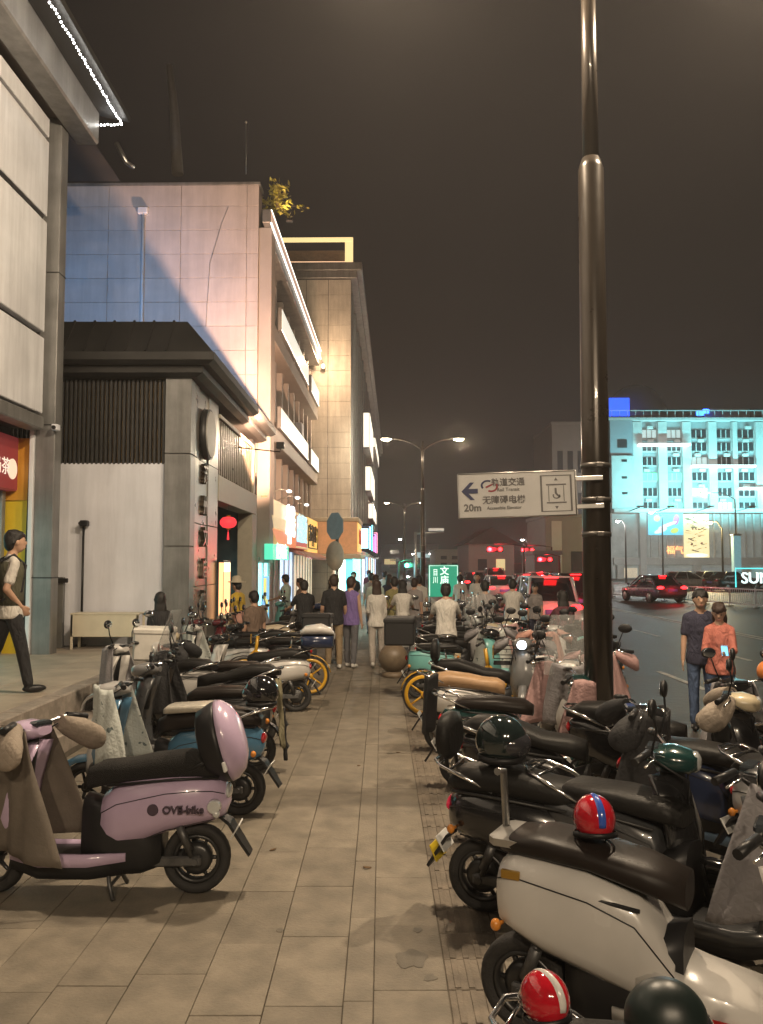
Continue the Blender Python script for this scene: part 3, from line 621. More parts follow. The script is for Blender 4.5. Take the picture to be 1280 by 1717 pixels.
MB().box((-.75, -.05, .1), (-.25, .02, 2.15)).build('pane', glow('white green shop light', (.85, 1, .8), 1.9), t); MB().box((-.24, -.05, .1), (.1, .02, 2.15)).build('pane', glow('cyan tall light', (.1, .85, 1), 1.8), t); MB().box((-.85, -.1, 0), (-.76, .03, 2.2)).build('frame', STEEL, t); MB().box((.11, -.1, 0), (.15, 6, 2.2)).build('side_glass', MATS['cyan shop light'], t)
neon = [((.3, .7, 1), '蓝'), ((.35, .55, 1), '网'), ((.2, .9, 1), '茶'), ((1, .25, .7), '发'), ((.8, .3, 1), '衣'), ((1, .35, .5), '药')]
cn_ = ['blue', 'indigo', 'cyan', 'magenta', 'violet', 'rose']
for k, (c, ch) in enumerate(neon):
    y = 46 + k * 4.6
    t = empty('blade_sign', (-1.5 + .0164 * (y - 41), y, 0), R(-.94), f'{cn_[k]} neon blade sign projecting from the row of far shops', 'neon sign', 'neon blade signs on the far shops')
    MB().box((0, 0, 2.7 - k * .05), (.75, .16, 4.0 + (k % 3) * .3), .02).build('box', BLACK, t); MB().box((.06, -.015, 2.8), (.69, 0, 3.9 + (k % 3) * .3)).build('lit_face', glow(cn_[k] + ' neon', c, 3.0), t)
    text('lettering', ch, .55, WHL, t, (.37, -.02, 3.3), RX, .005)
for k in range(7):
    y = 46 + k * 6.5; c = [(.4, .8, 1), (.9, .9, 1), (.3, .6, 1), (1, .6, .4), (.5, .9, 1), (1, .8, .6), (.6, .7, 1)][k]
    t = empty('shopfront', (-1.52 + .0164 * (y - 41), y, 0), R(-.94), ['icy blue', 'white', 'deep blue', 'amber', 'aqua', 'warm cream', 'lavender'][k] + ' lit shopfront in the far row of shops', 'shopfront', 'lit shopfronts far down the street')
    MB().box((-.1, 0, .1), (.05, 5.6, 2.4)).build('pane', glow('far shop %d' % k, c, 1.6), t); MB().box((-.1, -.1, 2.42), (.4, 5.8, 2.65), .02).build('canopy', STEEL, t)
    MB().box((-.1, -.2, 0), (.12, -.01, 2.4)).build('frame', STEEL, t)
# ================================================================ cyan-lit building across the junction
YT = 110.0
def X_(x, Y=YT): return (x - CX) / F * Y / math.cos(0)
def Z_(y, Y=YT): return P(640, y, Y).z
T = empty('cyan_lit_building', (X_(1150), YT, 0), 0, 'large pale office building floodlit cyan across the junction', 'building'); T.location = (0, 0, 0)
TW = mat('pale facade tile', (.55, .56, .55), .55, var=.06, scale=.8, dirt=.1)
zt = Z_(706); zp = Z_(858)
MB().box((X_(1028), YT + .6, zp), (X_(1420), YT + 14, zt)).build('wall', mat('recess wall', (.3, .32, .33), .6), T)
pil = [(1064, 1080), (1107, 1122), (1148, 1163), (1192, 1206), (1233, 1241), (1272, 1288), (1320, 1335), (1370, 1385)]
for a, b in pil: MB().box((X_(a), YT - .1, zp), (X_(b), YT + .61, zt - .1), .04).build('pilaster', TW, T)
MB().box((X_(1024), YT - 1.0, zp - .3), (X_(1062), YT + .62, Z_(765)), .05).build('stair_block', TW, T)
MB().box((X_(1024), YT - .6, Z_(765)), (X_(1062), YT + .6, zt)).build('stair_upper', mat('blue grey wall', (.3, .34, .38), .6), T)
for y in (772, 800, 826):
    MB().box((X_(1041), YT - 1.06, Z_(y + 4)), (X_(1050), YT - 1.0, Z_(y)), .01).build('small_window', GLASS, T)
MB().box((X_(1036), YT - .66, Z_(752)), (X_(1052), YT - .6, Z_(738))).build('small_window', GLASS, T)
rnd2 = random.Random(3)
AC = mat('air conditioner white', (.6, .6, .58), .5)
WARMW = glow('lit window warm', (1, .75, .35), .5); GRNW = glow('lit window green', (.15, .9, .4), .7); PALEW = glow('lit window pale', (.7, .95, .95), .45)
bays = [(1081, 1106), (1123, 1147), (1164, 1191), (1207, 1232), (1242, 1271), (1289, 1319), (1336, 1369)]
rows = [716, 738, 762, 788, 814, 838]
for bi, (a, b) in enumerate(bays):
    for ri, y in enumerate(rows):
        m = GLASS
        if (bi, ri) in ((0, 3), (1, 3), (1, 5)): m = GRNW
        elif (bi, ri) in ((0, 0), (1, 0), (2, 2)): m = PALEW
        elif (bi, ri) in ((2, 4), (3, 5)): m = WARMW
        wz0, wz1 = Z_(y + 18), Z_(y + 4)
        wn = MB().box((X_(a), YT + .45, wz0), (X_(b), YT + .58, wz1)).build('window', m, T)
        fr = MB()
        for q in range(4): xx = X_(a) + (X_(b) - X_(a)) * q / 3; fr.box((xx - .05, YT + .36, wz0), (xx + .05, YT + .44, wz1))
        fr.box((X_(a), YT + .37, wz0 - .06), (X_(b), YT + .45, wz0 + .05)); fr.box((X_(a), YT + .3, Z_(y + 20)), (X_(b), YT + .6, wz0 - .1)).build('frame', TW, wn)
        if rnd2.random() < .6:
            x = X_(a) + rnd2.uniform(.1, 1.1); ac = MB().box((x, YT + .05, Z_(y + 3)), (x + .8, YT + .4, Z_(y - 2)), .03).build('air_conditioner', AC, T)
for a, b, y in ((1071, 1157, 747), (1160, 1265, 783), (1240, 1300, 820)):
    MB().box((X_(a), YT - 1.2, Z_(y + 2)), (X_(b), YT - .12, Z_(y - 2)), .03).build('light_ledge', glow('white ledge light', (1, .98, .95), 1.3), T)
MB().box((X_(1022), YT - .6, zt), (X_(1420), YT + 1, zt + .4), .03).build('parapet', TW, T)
for k in range(30):
    x = X_(1028) + k * 1.05; MB().box((x, YT - .35, zt + .4), (x + .08, YT - .27, zt + 1.3)).build('railing_post', TW, T)
MB().box((X_(1024), YT - .36, zt + 1.3), (X_(1420), YT - .26, zt + 1.4)).build('top_rail', TW, T)
MB().box((X_(1200), YT + 3, zt), (X_(1280), YT + 9, zt + 2.2), .05).build('plant_room', TW, T)
# podium
MB().box((X_(1020), YT - 3.0, Z_(862)), (X_(1430), YT + .5, Z_(855)), .05).build('podium_cornice', TW, T)
MB().box((X_(1020), YT - 2.0, 0), (X_(1430), YT, Z_(862))).build('podium_core', mat('podium interior', (.2, .22, .22), .3, emit=(.6, .66, .6), es=.16, var=.5, scale=.5), T)
MB().box((X_(1020), YT - 2.6, Z_(947)), (X_(1430), YT - 2.0, Z_(935)), .04).build('podium_band', TW, T)
for k, x in enumerate(range(1082, 1420, 13)): MB().box((X_(x), YT - 2.3, Z_(935)), (X_(x) + .16, YT - 2.0, Z_(863)), .01).build('glazing_bar', TW, T)
for x in (1024, 1062, 1150, 1232, 1300): MB().box((X_(x), YT - 2.9, -.1), (X_(x + 11), YT - 2.02, Z_(862 if x == 1062 else 947)), .05).build('column', TW, T)
for a, b, c in ((1030, 1060, (.7, .6, .45)), (1076, 1148, (.25, .28, .28)), (1164, 1230, (.22, .26, .27)), (1246, 1298, (.3, .5, .5))): MB().box((X_(a), YT - 2.1, .1), (X_(b), YT - 2.03, Z_(952))).build('shop_glass', mat('storefront %d' % a, c, .3, emit=c, es=.35), T)
# posters on the podium glass
def poster(label, a, b, y0, y1, base, blobs):
    t = empty('podium_poster', (X_((a + b) / 2), YT - 2.45, Z_(y1)), 0, label, 'poster'); w_ = X_(b) - X_(a); h_ = Z_(y0) - Z_(y1)
    MB().box((-w_ / 2, 0, 0), (w_ / 2, .1, h_)).build('sheet', base, t)
    for (u, v, ru, rv, m) in blobs:
        M = Matrix.Translation((-w_ / 2 + u * w_, -.012 - rnd.random() * .01, v * h_)) @ Matrix.Rotation(rnd.uniform(-.5, .5), 4, 'Y')
        MB().ell((0, 0, 0), (ru * w_, .008, rv * h_), 14, 6, M.to_3x3()).build('print_patch', m, t, M.translation)
    return t
YB = glow('yellow poster', (1, .85, .45), .8); DK = mat('ink', (.12, .1, .06), .6); RP = mat('ink red', (.4, .12, .08), .6); CB = glow('cyan poster', (.15, .75, 1), .8); MG = glow('magenta print', (.6, .15, .7), .6); YG = glow('lime print', (.7, .9, .2), .7); WP = glow('white print', (.85, .95, 1), .8)
poster('tall yellow illustrated poster hanging on the podium glass', 1136, 1177, 864, 935, YB, [(rnd.uniform(.12, .88), v_, rnd.uniform(.03, .16), rnd.uniform(.004, .014), DK) for v_ in [.93 - .026 * q for q in range(32)]] + [(.35, .66, .05, .02, RP), (.48, .66, .05, .02, RP), (.6, .65, .05, .018, RP), (.3, .3, .06, .02, RP), (.7, .33, .06, .02, RP), (.5, .05, .45, .045, WP)])
poster('bright cyan poster with purple and lime patches on the podium glass', 1078, 1135, 862, 898, CB, [(.25, .75, .1, .15, YG), (.8, .7, .09, .25, MG), (.55, .45, .3, .08, WP), (.75, .2, .12, .12, YG), (.35, .2, .2, .1, WP)])
t = empty('orange_neon_sign', (X_(1121), YT - 2.4, Z_(930)), 0, 'small orange neon characters behind the podium glass', 'neon sign'); text('lettering', '福气', 1.1, glow('orange neon', (1, .35, .12), 2.5), t, (0, 0, .5), RX, .05)
for i, (x, e) in enumerate(((1045, 160), (1093, 900), (1155, 1100), (1220, 1100), (1285, 950), (1350, 700))):
    o = lamp('facade_floodlight', 'AREA', (X_(x), YT - 7.5, zp + .4), e * 1.0, (.26, .95, 1.0), shape='RECTANGLE', size=3.0, size_y=.4, parent=T); o.rotation_euler = (R(132), 0, 0); o.data.spread = R(150)
    MB().tube([(X_(x), YT - 3, zp - .1), (X_(x), YT - 7.3, zp + .1)], .06, 6).box((X_(x) - .4, YT - 7.7, zp + .1), (X_(x) + .4, YT - 7.3, zp + .3), .03).build('floodlight_arm', DARKMET, T)
# pale sculpture-like neon letters and hedge in front, teal post
t = empty('neon_letters', (X_(1262, 62), 62, 0), 0, 'white and cyan neon letters standing on the hedge line', 'neon sign'); text('lettering', 'SUN', 1.15, glow('neon white letter', (.8, 1, 1), 1.3), t, (.2, 0, .85), RX, .06, .01); MB().box((-1.6, .1, -.13), (2.2, .3, .2), .02).build('plinth', DARKMET, t); MB().tube([(-1.3, .05, .2), (-1.3, .05, 1.6), (2, .05, 1.6)], .05, 6).build('neon_border', glow('cyan tube', (.1, .9, .9), 1.2), t)
t = empty('lit_post', (X_(1234, 70), 70, -.13), 0, 'tall pale blue lit square post beside the neon letters', 'post'); MB().box((-.3, -.3, 0), (.3, .3, 4.4), .04).build('shaft', mat('pale blue post', (.35, .55, .62), .4, emit=(.3, .8, .9), es=.25), t); MB().box((-.35, -.35, 4.4), (.35, .35, 4.55), .03).build('cap', STEEL, t)
# dome with blue screen, blue rooftop light
t = empty('glass_dome', (X_(1070, 150), 150, 0), 0, 'dim grey dome behind the cyan lit building', 'dome'); zc = Z_(705, 150); MB().cyl((0, 0, 0), (0, 0, zc), 5.6, 5.6, 24).build('drum', GREYMET, t); MB().ell((0, 0, zc), (5.6, 5.6, 6.4), 24, 10).build('shell', mat('dome shell', (.4, .46, .46), .4, .1), t)
t = empty('blue_screen', (X_(1043, 140), 140, 0), 0, 'deep blue lit screen on the roof beside the lamp pole', 'screen'); MB().box((-1.7, 0, Z_(698, 140)), (1.7, .4, Z_(667, 140)), .05).build('lit_face', glow('blue screen light', (.02, .1, 1), 1.6), t); MB().box((-1.5, .1, 15), (1.5, .3, Z_(698, 140))).build('stand', DARKMET, t)
t = empty('blue_roof_light', (X_(1192), YT + 1.5, zt + .4), 0, 'small blue lamps glowing on the roof parapet', 'lamp'); MB().box((-.9, 0, .6), (.1, .2, 1.2), .03).box((.0, 0, .9), (.8, .2, 1.5), .03).build('lit_face', glow('blue lamp light', (.03, .15, 1), 6), t); MB().box((-.1, .05, 0), (.1, .2, .9)).build('stand', DARKMET, t)
# ================================================================ other far buildings
def far_block(name, label, x0, x1, y0, Y, depth, m, wins=None, roof=None):
    t = empty(name, ((X_(x0, Y) + X_(x1, Y)) / 2, Y, -.13), 0, label, 'building'); w_ = (X_(x1, Y) - X_(x0, Y)) / 2; h_ = Z_(y0, Y) + .13
    MB().box((-w_, 0, 0), (w_, depth, h_)).build('wall', m, t)
    if roof: MB().prism([(-w_ - .6, h_), (w_ + .6, h_), (0, h_ + roof)], -depth - .4, .4, Matrix(((1, 0, 0, 0), (0, 0, -1, 0), (0, 1, 0, 0), (0, 0, 0, 1)))).build('roof', DARKROOF, t)
    else: MB().box((-w_ - .15, -.15, h_), (w_ + .15, depth, h_ + .35), .03).build('parapet', m, t)
    for (u, v, du, dv, mm) in (wins or []): MB().box((-w_ + u * 2 * w_, -.04, v * h_), (-w_ + (u + du) * 2 * w_, .0, (v + dv) * h_)).build('window', mm, t)
    return t
DB = mat('dim brown wall', (.16, .14, .125), .7, var=.1, scale=1); DG = mat('dim grey wall', (.22, .22, .22), .7, var=.1, scale=1)
gw = [(.15 + .3 * i, .15 + .27 * j, .16, .14, GLASS) for i in range(3) for j in range(3)]
far_block('dark_block', 'dark brown block half hidden behind the near lamp pole', 928, 985, 712, 100, 12, DB, gw + [(.28, .28, .38, .1, PALEW)])
far_block('pale_block', 'pale block with bright white column left of the near lamp pole', 915, 1000, 868, 80, 10, DG, [(.12, .0, .2, .95, TW), (.5, .2, .3, .3, GLASS)])
far_block('gabled_hall', 'low gabled hall glowing reddish behind the traffic lights', 786, 862, 912, 95, 14, mat('reddish brick wall', (.3, .2, .17), .7), [(.2, .3, .2, .3, GLASS), (.6, .3, .2, .3, WARMW)], 1.9)
far_block('low_block', 'low tan block between the green road sign and the gabled hall', 730, 792, 925, 130, 14, mat('tan wall', (.3, .26, .2), .7), gw)
far_block('small_kiosk_block', 'small grey kiosk block right of the red traffic lights', 896, 940, 930, 70, 6, DG, [(.2, .1, .5, .4, GLASS)])
far_block('street_end_block', 'dim block closing the far end of the shopping street', 640, 735, 915, 190, 20, DB, gw + [(.05, .3, .2, .2, WARMW), (.6, .55, .25, .2, PALEW)])
# ================================================================ traffic lights, road sign, round signs
REDG = glow('red signal', (1, .012, .015), 12); GRNG = glow('green signal', (.05, 1, .45), 25)
def signal(px, py, Y, label, m, arm=2.2):
    p = P(px, py, Y); t = empty('traffic_light', (p.x, Y, 0), 0, label, 'traffic light', 'traffic lights at the junction')
    MB().tube([(arm, .2, -.13), (arm, .2, p.z + .25), (arm * .5, .2, p.z + .4), (0, .2, p.z + .4)], [.1, .08, .06, .05], 8).build('mast', DARKMET, t)
    MB().box((-.62, 0, p.z - .2), (.62, .18, p.z + .2), .04).build('housing', BLACK, t)
    for k, q in enumerate((-.4, 0, .4)): MB().cyl((q, -.05, p.z), (q, .0, p.z), .15, .15, 16).build('lens', m if (k == 0 or (m is REDG and k == 2)) else GLASS, t)
    lamp('signal_light', 'POINT', (-.3, -.3, p.z), 420 if m is REDG else 160, (1, .02, .03) if m is REDG else (.1, 1, .5), .15, t)
signal(830, 921, 62, 'red traffic light pair over the junction centre', REDG); signal(885, 922, 75, 'red traffic light right of the red pair', REDG); signal(914, 938, 66, 'low red traffic light beside the grey kiosk block', REDG, 1.2)
signal(692, 948, 60, 'green traffic light left of the green road sign', GRNG, -1.0)
rp_ = P(744, 972, 27); t = empty('road_sign', (rp_.x, 27, 0), 0, 'green road sign with white characters and white frame', 'road sign')
SGN = mat('road sign green', (.01, .22, .12), .4, emit=(.02, .6, .35), es=.35); SW_ = mat('reflective white', (.8, .85, .8), .4, emit=(.8, 1, .9), es=.9)
MB().box((-.48, 0, rp_.z - .55), (.48, .03, rp_.z + .48), .01).build('panel', SGN, t)
MB().tube([(-.45, -.008, rp_.z - .52), (-.45, -.008, rp_.z + .45), (.45, -.008, rp_.z + .45), (.45, -.008, rp_.z - .52)], .013, 6).build('border', SW_, t)
for x in (-.44, .44): MB().tube([(x, .05, 0), (x, .05, rp_.z + .4)], .035, 8).build('post', STEEL, t)
text('lettering', '文\n庙', .29, SW_, t, (.03, -.008, rp_.z + .12), RX, .002, .006); text('lettering', '目\n川', .24, SW_, t, (-.26, -.008, rp_.z + .1), RX, .002, .002, .7)
flat([(-.1, -.1 - .22), (.1, -.1 - .16), (.18, -.1 - .3), (.1, -.1 - .3), (.05, -.1 - .24), (-.08, -.1 - .27)], 'arrow', SW_, t).location = (.02, -.01, rp_.z)
q = P(562, 882, 18); t = empty('round_traffic_signs', (q.x, 18, 0), R(-50), 'two round traffic signs seen from behind on one post', 'traffic sign')
BS = mat('sign back blue grey', (.2, .34, .45), .4, .2); GS = mat('sign back grey', (.42, .45, .42), .45, .3)
MB().tube([(0, .06, 0), (0, .06, q.z + .25)], .035, 10).build('post', mat('post blue grey', (.2, .24, .27), .4, .4), t)
M8 = Matrix(((1, 0, 0, 0), (0, 0, 1, 0), (0, 1, 0, 0), (0, 0, 0, 1)))
MB().prism([(.31 * math.cos(R(22.5 + 45 * k)), q.z + .31 * math.sin(R(22.5 + 45 * k))) for k in range(8)], -.01, .01, M8).build('disc', BS, t)
z2 = P(562, 932, 18).z; MB().lathe([(.005, -.01), (.31, -.01), (.32, 0), (.31, .01), (.005, .01)], (0, 0, z2), 'y', 28, True).build('disc', GS, t)
for z in (q.z, z2): MB().box((-.12, .01, z - .02), (.12, .06, z + .02), .004).build('bracket', STEEL, t)
# stone ball bollard on the path
t = empty('ball_bollard', G(660, 1135), 0, 'round brown stone ball bollard at the end of the path', 'bollard'); BST = mat('brown stone', (.2, .15, .1), .4, var=.2, scale=12, bump=.2)
MB().lathe([(.2, 0), (.2, .06), (.15, .1)], (0, 0, 0), 'z', 20, True).build('base', BST, t); MB().ell((0, 0, .33), .26, 24, 14).build('ball', BST, t)
# barrier fence across the road
RAILM = mat('pale railing', (.5, .55, .58), .4, .2)
a, b = Vector((14.6, 53, -.13)), Vector((18.6, 36, -.13))
for k in range(9):
    p0 = a.lerp(b, k / 9); p1 = a.lerp(b, (k + 1) / 9); t = empty('barrier_panel', p0, math.atan2(p1.y - p0.y, p1.x - p0.x), ('first', 'second', 'third', 'fourth', 'fifth', 'sixth', 'seventh', 'eighth', 'ninth')[k] + ' pale barrier panel counted from the far end of the road fence', 'barrier', 'road barrier panels'); L_ = (p1 - p0).length
    MB().box((0, -.03, 0), (.07, .03, .95), .01).box((-.1, -.15, 0), (.17, .15, .05), .01).build('post', RAILM, t); MB().box((.07, -.02, .84), (L_, .02, .9)).box((.07, -.02, .12), (L_, .02, .18)).build('rail', RAILM, t)
    bb = MB()
    for q_ in range(1, 13): MB().box((q_ * L_ / 13 - .012, -.012, .18), (q_ * L_ / 13 + .012, .012, .84)).build('bar', RAILM, t)
# overhead span wire and lamps of the opposite side
def simple_lamp(px, py, Y, label, col, e=200, armx=.9):
    p = P(px, py, Y); t = empty('street_lamp', (p.x + armx, Y, -.13), 0, label, 'street lamp')
    MB().tube([(0, 0, 0), (0, 0, p.z - .5), (-armx * .4, 0, p.z + .1), (-armx, 0, p.z + .15)], [.11, .07, .05, .04], 8).build('pole', DARKMET, t); hd = MB().ell((-armx, 0, p.z + .12), (.35, .15, .08), 10, 6).build('lamp_head', DARKMET, t)
    MB().ell((-armx, 0, p.z), (.22, .13, .09), 10, 6).build('lens', glow('lens %s' % str(col), col, 45), hd); lamp('lamp_light', 'POINT', (-armx, 0, p.z - .3), e, col, .2, t)
simple_lamp(1180, 826, 80, 'white street lamp with curved arm in front of the cyan building', (1, 1, .95), 1800, 3.0)
simple_lamp(1092, 858, 92, 'cool white street lamp in front of the cyan poster', (.9, 1, 1), 1500, 1.2); simple_lamp(1191, 874, 72, 'golden street lamp beside the yellow poster', (1, .75, .3), 2200, 1.0); simple_lamp(1036, 872, 88, 'white street lamp beside the pale stair block', (1, .95, .9), 1200, .8)
for k, (x, y, Y, s) in enumerate(((671, 903, 120, 'low white street lamp beside the blue hoarding'), (693, 928, 150, 'first small lamp behind the green road sign'), (722, 928, 160, 'second small lamp behind the green road sign'), (750, 925, 170, 'third small lamp behind the green road sign'), (846, 904, 110, 'small white lamp above the red traffic lights'), (876, 904, 118, 'small white lamp right of the red traffic lights'))): simple_lamp(x, y, Y, s, (1, .93, .85), 300, .8)
# mast arm with cameras over the road near the far lamp
p = P(745, 892, 48); t = empty('camera_mast', (P(662, 1000, 48).x + 1.2, 48, 0), 0, 'grey mast with long arm and traffic camera over the kerb', 'mast'); MB().tube([(0, 0, 0), (0, 0, p.z)], [.12, .08], 10).tube([(0, 0, p.z - .1), (p.x - t.location.x, 0, p.z)], [.06, .04], 8).build('pole', STEEL, t); MB().box((p.x - t.location.x - .9, -.1, p.z + .04), (p.x - t.location.x, .1, p.z + .22), .03).build('traffic_camera', WHITEWALL, t)
# ================================================================ scooters and bicycles
RUB = mat('tyre rubber', (.022, .021, .02), .75, var=.25, scale=18, bump=.3); RIMB = mat('black rim', (.05, .05, .05), .35, .6); RIMS = mat('silver rim', (.45, .45, .44), .35, .8)
SEATB = mat('black seat vinyl', (.012, .0115, .011), .5, var=.2, scale=7, bump=.15, spec=.22); SEATF = mat('black furry seat cover', (.013, .012, .011), .95, var=.4, scale=30, bump=.9); SEATT = mat('tan seat vinyl', (.34, .21, .11), .5, var=.12, scale=7, bump=.1); SEATBR = mat('brown black seat', (.016, .012, .01), .45, var=.15, scale=6, spec=.25)
AMB = mat('amber reflector', (.6, .22, .03), .25, coat=.5); TAILR = mat('red tail lens', (.4, .01, .015), .15, coat=.6); CLEAR = mat('clear lens', (.6, .62, .62), .08, .35, coat=1); MIRR = mat('mirror glass', (.8, .85, .9), .03, 1.0, var=.02)
ACRY = mat('clear acrylic', (.4, .41, .4), .1, alpha=.22, var=.2, scale=9); ENG = mat('engine grey', (.1, .1, .1), .45, .6, var=.3, scale=14)
PLATE = mat('number plate', (.1, .3, .12), .4); PLATEW = mat('plate white', (.62, .62, .6), .4)
def oh(mb):
    mb.v = [((v[0] if v[0] > -.62 else -.62 + (v[0] + .62) * .66), v[1], v[2]) for v in mb.v]; return mb
def xf(mb, M):
    mb.v = [tuple(M @ Vector(v)) for v in mb.v]; return mb
def wheel_meshes(r, w_, key, rim, spokes=5, motor=False):
    if ('w', key) in tiles: return tiles[('w', key)]
    h = w_ / 2
    t = MB().lathe([(r * .68, -h * .62), (r * .8, -h * .95), (r * .92, -h), (r * .985, -h * .62), (r, 0), (r * .985, h * .62), (r * .92, h), (r * .8, h * .95), (r * .68, h * .62), (r * .66, 0), (r * .68, -h * .62)], (0, 0, 0), 'y', 28).mesh('wheel'); t.materials.append(RUB); fixn(t)
    m = MB().lathe([(r * .69, -h * .6), (r * .7, -h * .75), (r * .6, -h * .7), (r * .58, -h * .3), (r * .58, h * .3), (r * .6, h * .7), (r * .7, h * .75), (r * .69, h * .6)], (0, 0, 0), 'y', 24)
    hr = r * (.46 if motor else .2)
    m.lathe([(.01, -h * .8), (hr * .7, -h * .8), (hr, -h * .55), (hr, h * .55), (hr * .7, h * .8), (.01, h * .8)], (0, 0, 0), 'y', 18, True)
    for k in range(spokes):
        a = k * 2 * math.pi / spokes; d = Vector((math.cos(a), 0, math.sin(a)))
        m.tube([d * hr * .8, d * r * .64], [r * .07, r * .05], 6)
    m = m.mesh('rim'); m.materials.append(rim); fixn(m)
    tiles[('w', key)] = (t, m); return t, m
def quilt_mat(name, col, spots=None):
    if name in MATS: return MATS[name]
    m = mat(name, col, .8, var=.1, scale=5, dirt=.2); n = m.node_tree; b = n.nodes['Principled BSDF']
    c = n.nodes.new('ShaderNodeTexCoord'); v = n.nodes.new('ShaderNodeTexVoronoi'); v.inputs['Scale'].default_value = 27; v.distance = 'CHEBYCHEV'
    if 'Randomness' in v.inputs: v.inputs['Randomness'].default_value = .05
    mp = n.nodes.new('ShaderNodeMapping'); mp.inputs['Rotation'].default_value = (.6, .5, .78)
    n.links.new(c.outputs['Object'], mp.inputs[0]); n.links.new(mp.outputs[0], v.inputs['Vector'])
    bp = n.nodes.new('ShaderNodeBump'); bp.inputs['Strength'].default_value = .35; bp.inputs['Distance'].default_value = .018; bp.invert = True
    n.links.new(v.outputs['Distance'], bp.inputs['Height']); n.links.new(bp.outputs[0], b.inputs['Normal'])
    if spots:
        t = n.nodes.new('ShaderNodeTexNoise'); t.inputs['Scale'].default_value = 17; t.inputs['Detail'].default_value = 1; n.links.new(c.outputs['Object'], t.inputs['Vector'])
        r = n.nodes.new('ShaderNodeMapRange'); r.inputs[1].default_value = .66; r.inputs[2].default_value = .69; n.links.new(t.outputs['Fac'], r.inputs[0])
        mx_ = n.nodes.new('ShaderNodeMixRGB'); mx_.inputs[2].default_value = (*spots, 1); src = b.inputs['Base Color'].links[0].from_socket
        n.links.new(src, mx_.inputs[1]); n.links.new(r.outputs[0], mx_.inputs[0]); n.links.new(mx_.outputs[0], b.inputs['Base Color'])
    return m
def cloth_sheet(fn, nu, nv, th=.008):
    """fn(u, v) -> point, u in -1..1, v in 0..1; closed thin sheet"""
    vs = []; fs = []; W = nu + 1
    pts = [[Vector(fn(-1 + 2 * i / nu, j / nv)) for i in range(W)] for j in range(nv + 1)]
    for j in range(nv + 1):
        for i in range(W): vs.append(pts[j][i])
    for j in range(nv + 1):
        for i in range(W):
            a = pts[j][min(i + 1, nu)] - pts[j][max(i - 1, 0)]; b = pts[min(j + 1, nv)][i] - pts[max(j - 1, 0)][i]
            n = a.cross(b); n = n.normalized() if n.length > 1e-9 else Vector((1, 0, 0)); vs.append(pts[j][i] - n * th)
    o = W * (nv + 1)
    for j in range(nv):
        for i in range(nu):
            q = (j * W + i, j * W + i + 1, (j + 1) * W + i + 1, (j + 1) * W + i); fs.append(q); fs.append(tuple(o + k for k in q[::-1]))
    for i in range(nu): fs.append((i, o + i, o + i + 1, i + 1)); fs.append((nv * W + i, nv * W + i + 1, o + nv * W + i + 1, o + nv * W + i))
    for j in range(nv): fs.append((j * W, (j + 1) * W, o + (j + 1) * W, o + j * W)); fs.append((j * W + nu, o + j * W + nu, o + (j + 1) * W + nu, (j + 1) * W + nu))
    return MB().add(vs, fs, True)
SHAPES = {
 'retro': dict(e=2.5, body=[(-.92, .53, .58, .03), (-.88, .46, .66, .09), (-.78, .43, .71, .15), (-.62, .41, .73, .185), (-.45, .37, .73, .195), (-.3, .31, .71, .185), (-.16, .27, .68, .16), (-.06, .27, .60, .13)],
     seat=[(-.80, .70, .76, .09), (-.74, .69, .82, .135), (-.55, .69, .85, .155), (-.35, .68, .83, .15), (-.2, .67, .80, .145), (-.04, .64, .79, .125), (.04, .62, .75, .08)]),
 'sport': dict(e=3.4, body=[(-1.0, .66, .72, .03), (-.92, .58, .76, .08), (-.75, .48, .78, .135), (-.55, .41, .76, .16), (-.35, .35, .72, .165), (-.18, .31, .66, .15), (-.04, .28, .55, .12)],
     seat=[(-.86, .77, .82, .08), (-.75, .76, .89, .12), (-.55, .75, .90, .14), (-.42, .73, .86, .145), (-.25, .70, .80, .145), (-.08, .66, .79, .13), (.04, .62, .76, .09)]),
 'short': dict(e=3.6, body=[(-.76, .54, .68, .10), (-.72, .48, .75, .15), (-.62, .45, .79, .17), (-.5, .40, .79, .18), (-.3, .35, .77, .18), (-.12, .30, .70, .165), (.02, .26, .5, .15)],
     seat=[(-.70, .77, .81, .08), (-.64, .77, .86, .13), (-.5, .77, .88, .15), (-.3, .76, .86, .15), (-.1, .71, .83, .14), (.06, .66, .79, .1)]),
 'box': dict(e=4.5, body=[(-.86, .48, .68, .1), (-.82, .42, .71, .15), (-.6, .40, .72, .17), (-.3, .34, .71, .17), (-.12, .3, .66, .15), (-.05, .28, .5, .12)],
     seat=[(-.66, .71, .78, .11), (-.6, .71, .81, .14), (-.3, .70, .82, .15), (-.06, .68, .80, .14), (.02, .67, .75, .1)]),
}
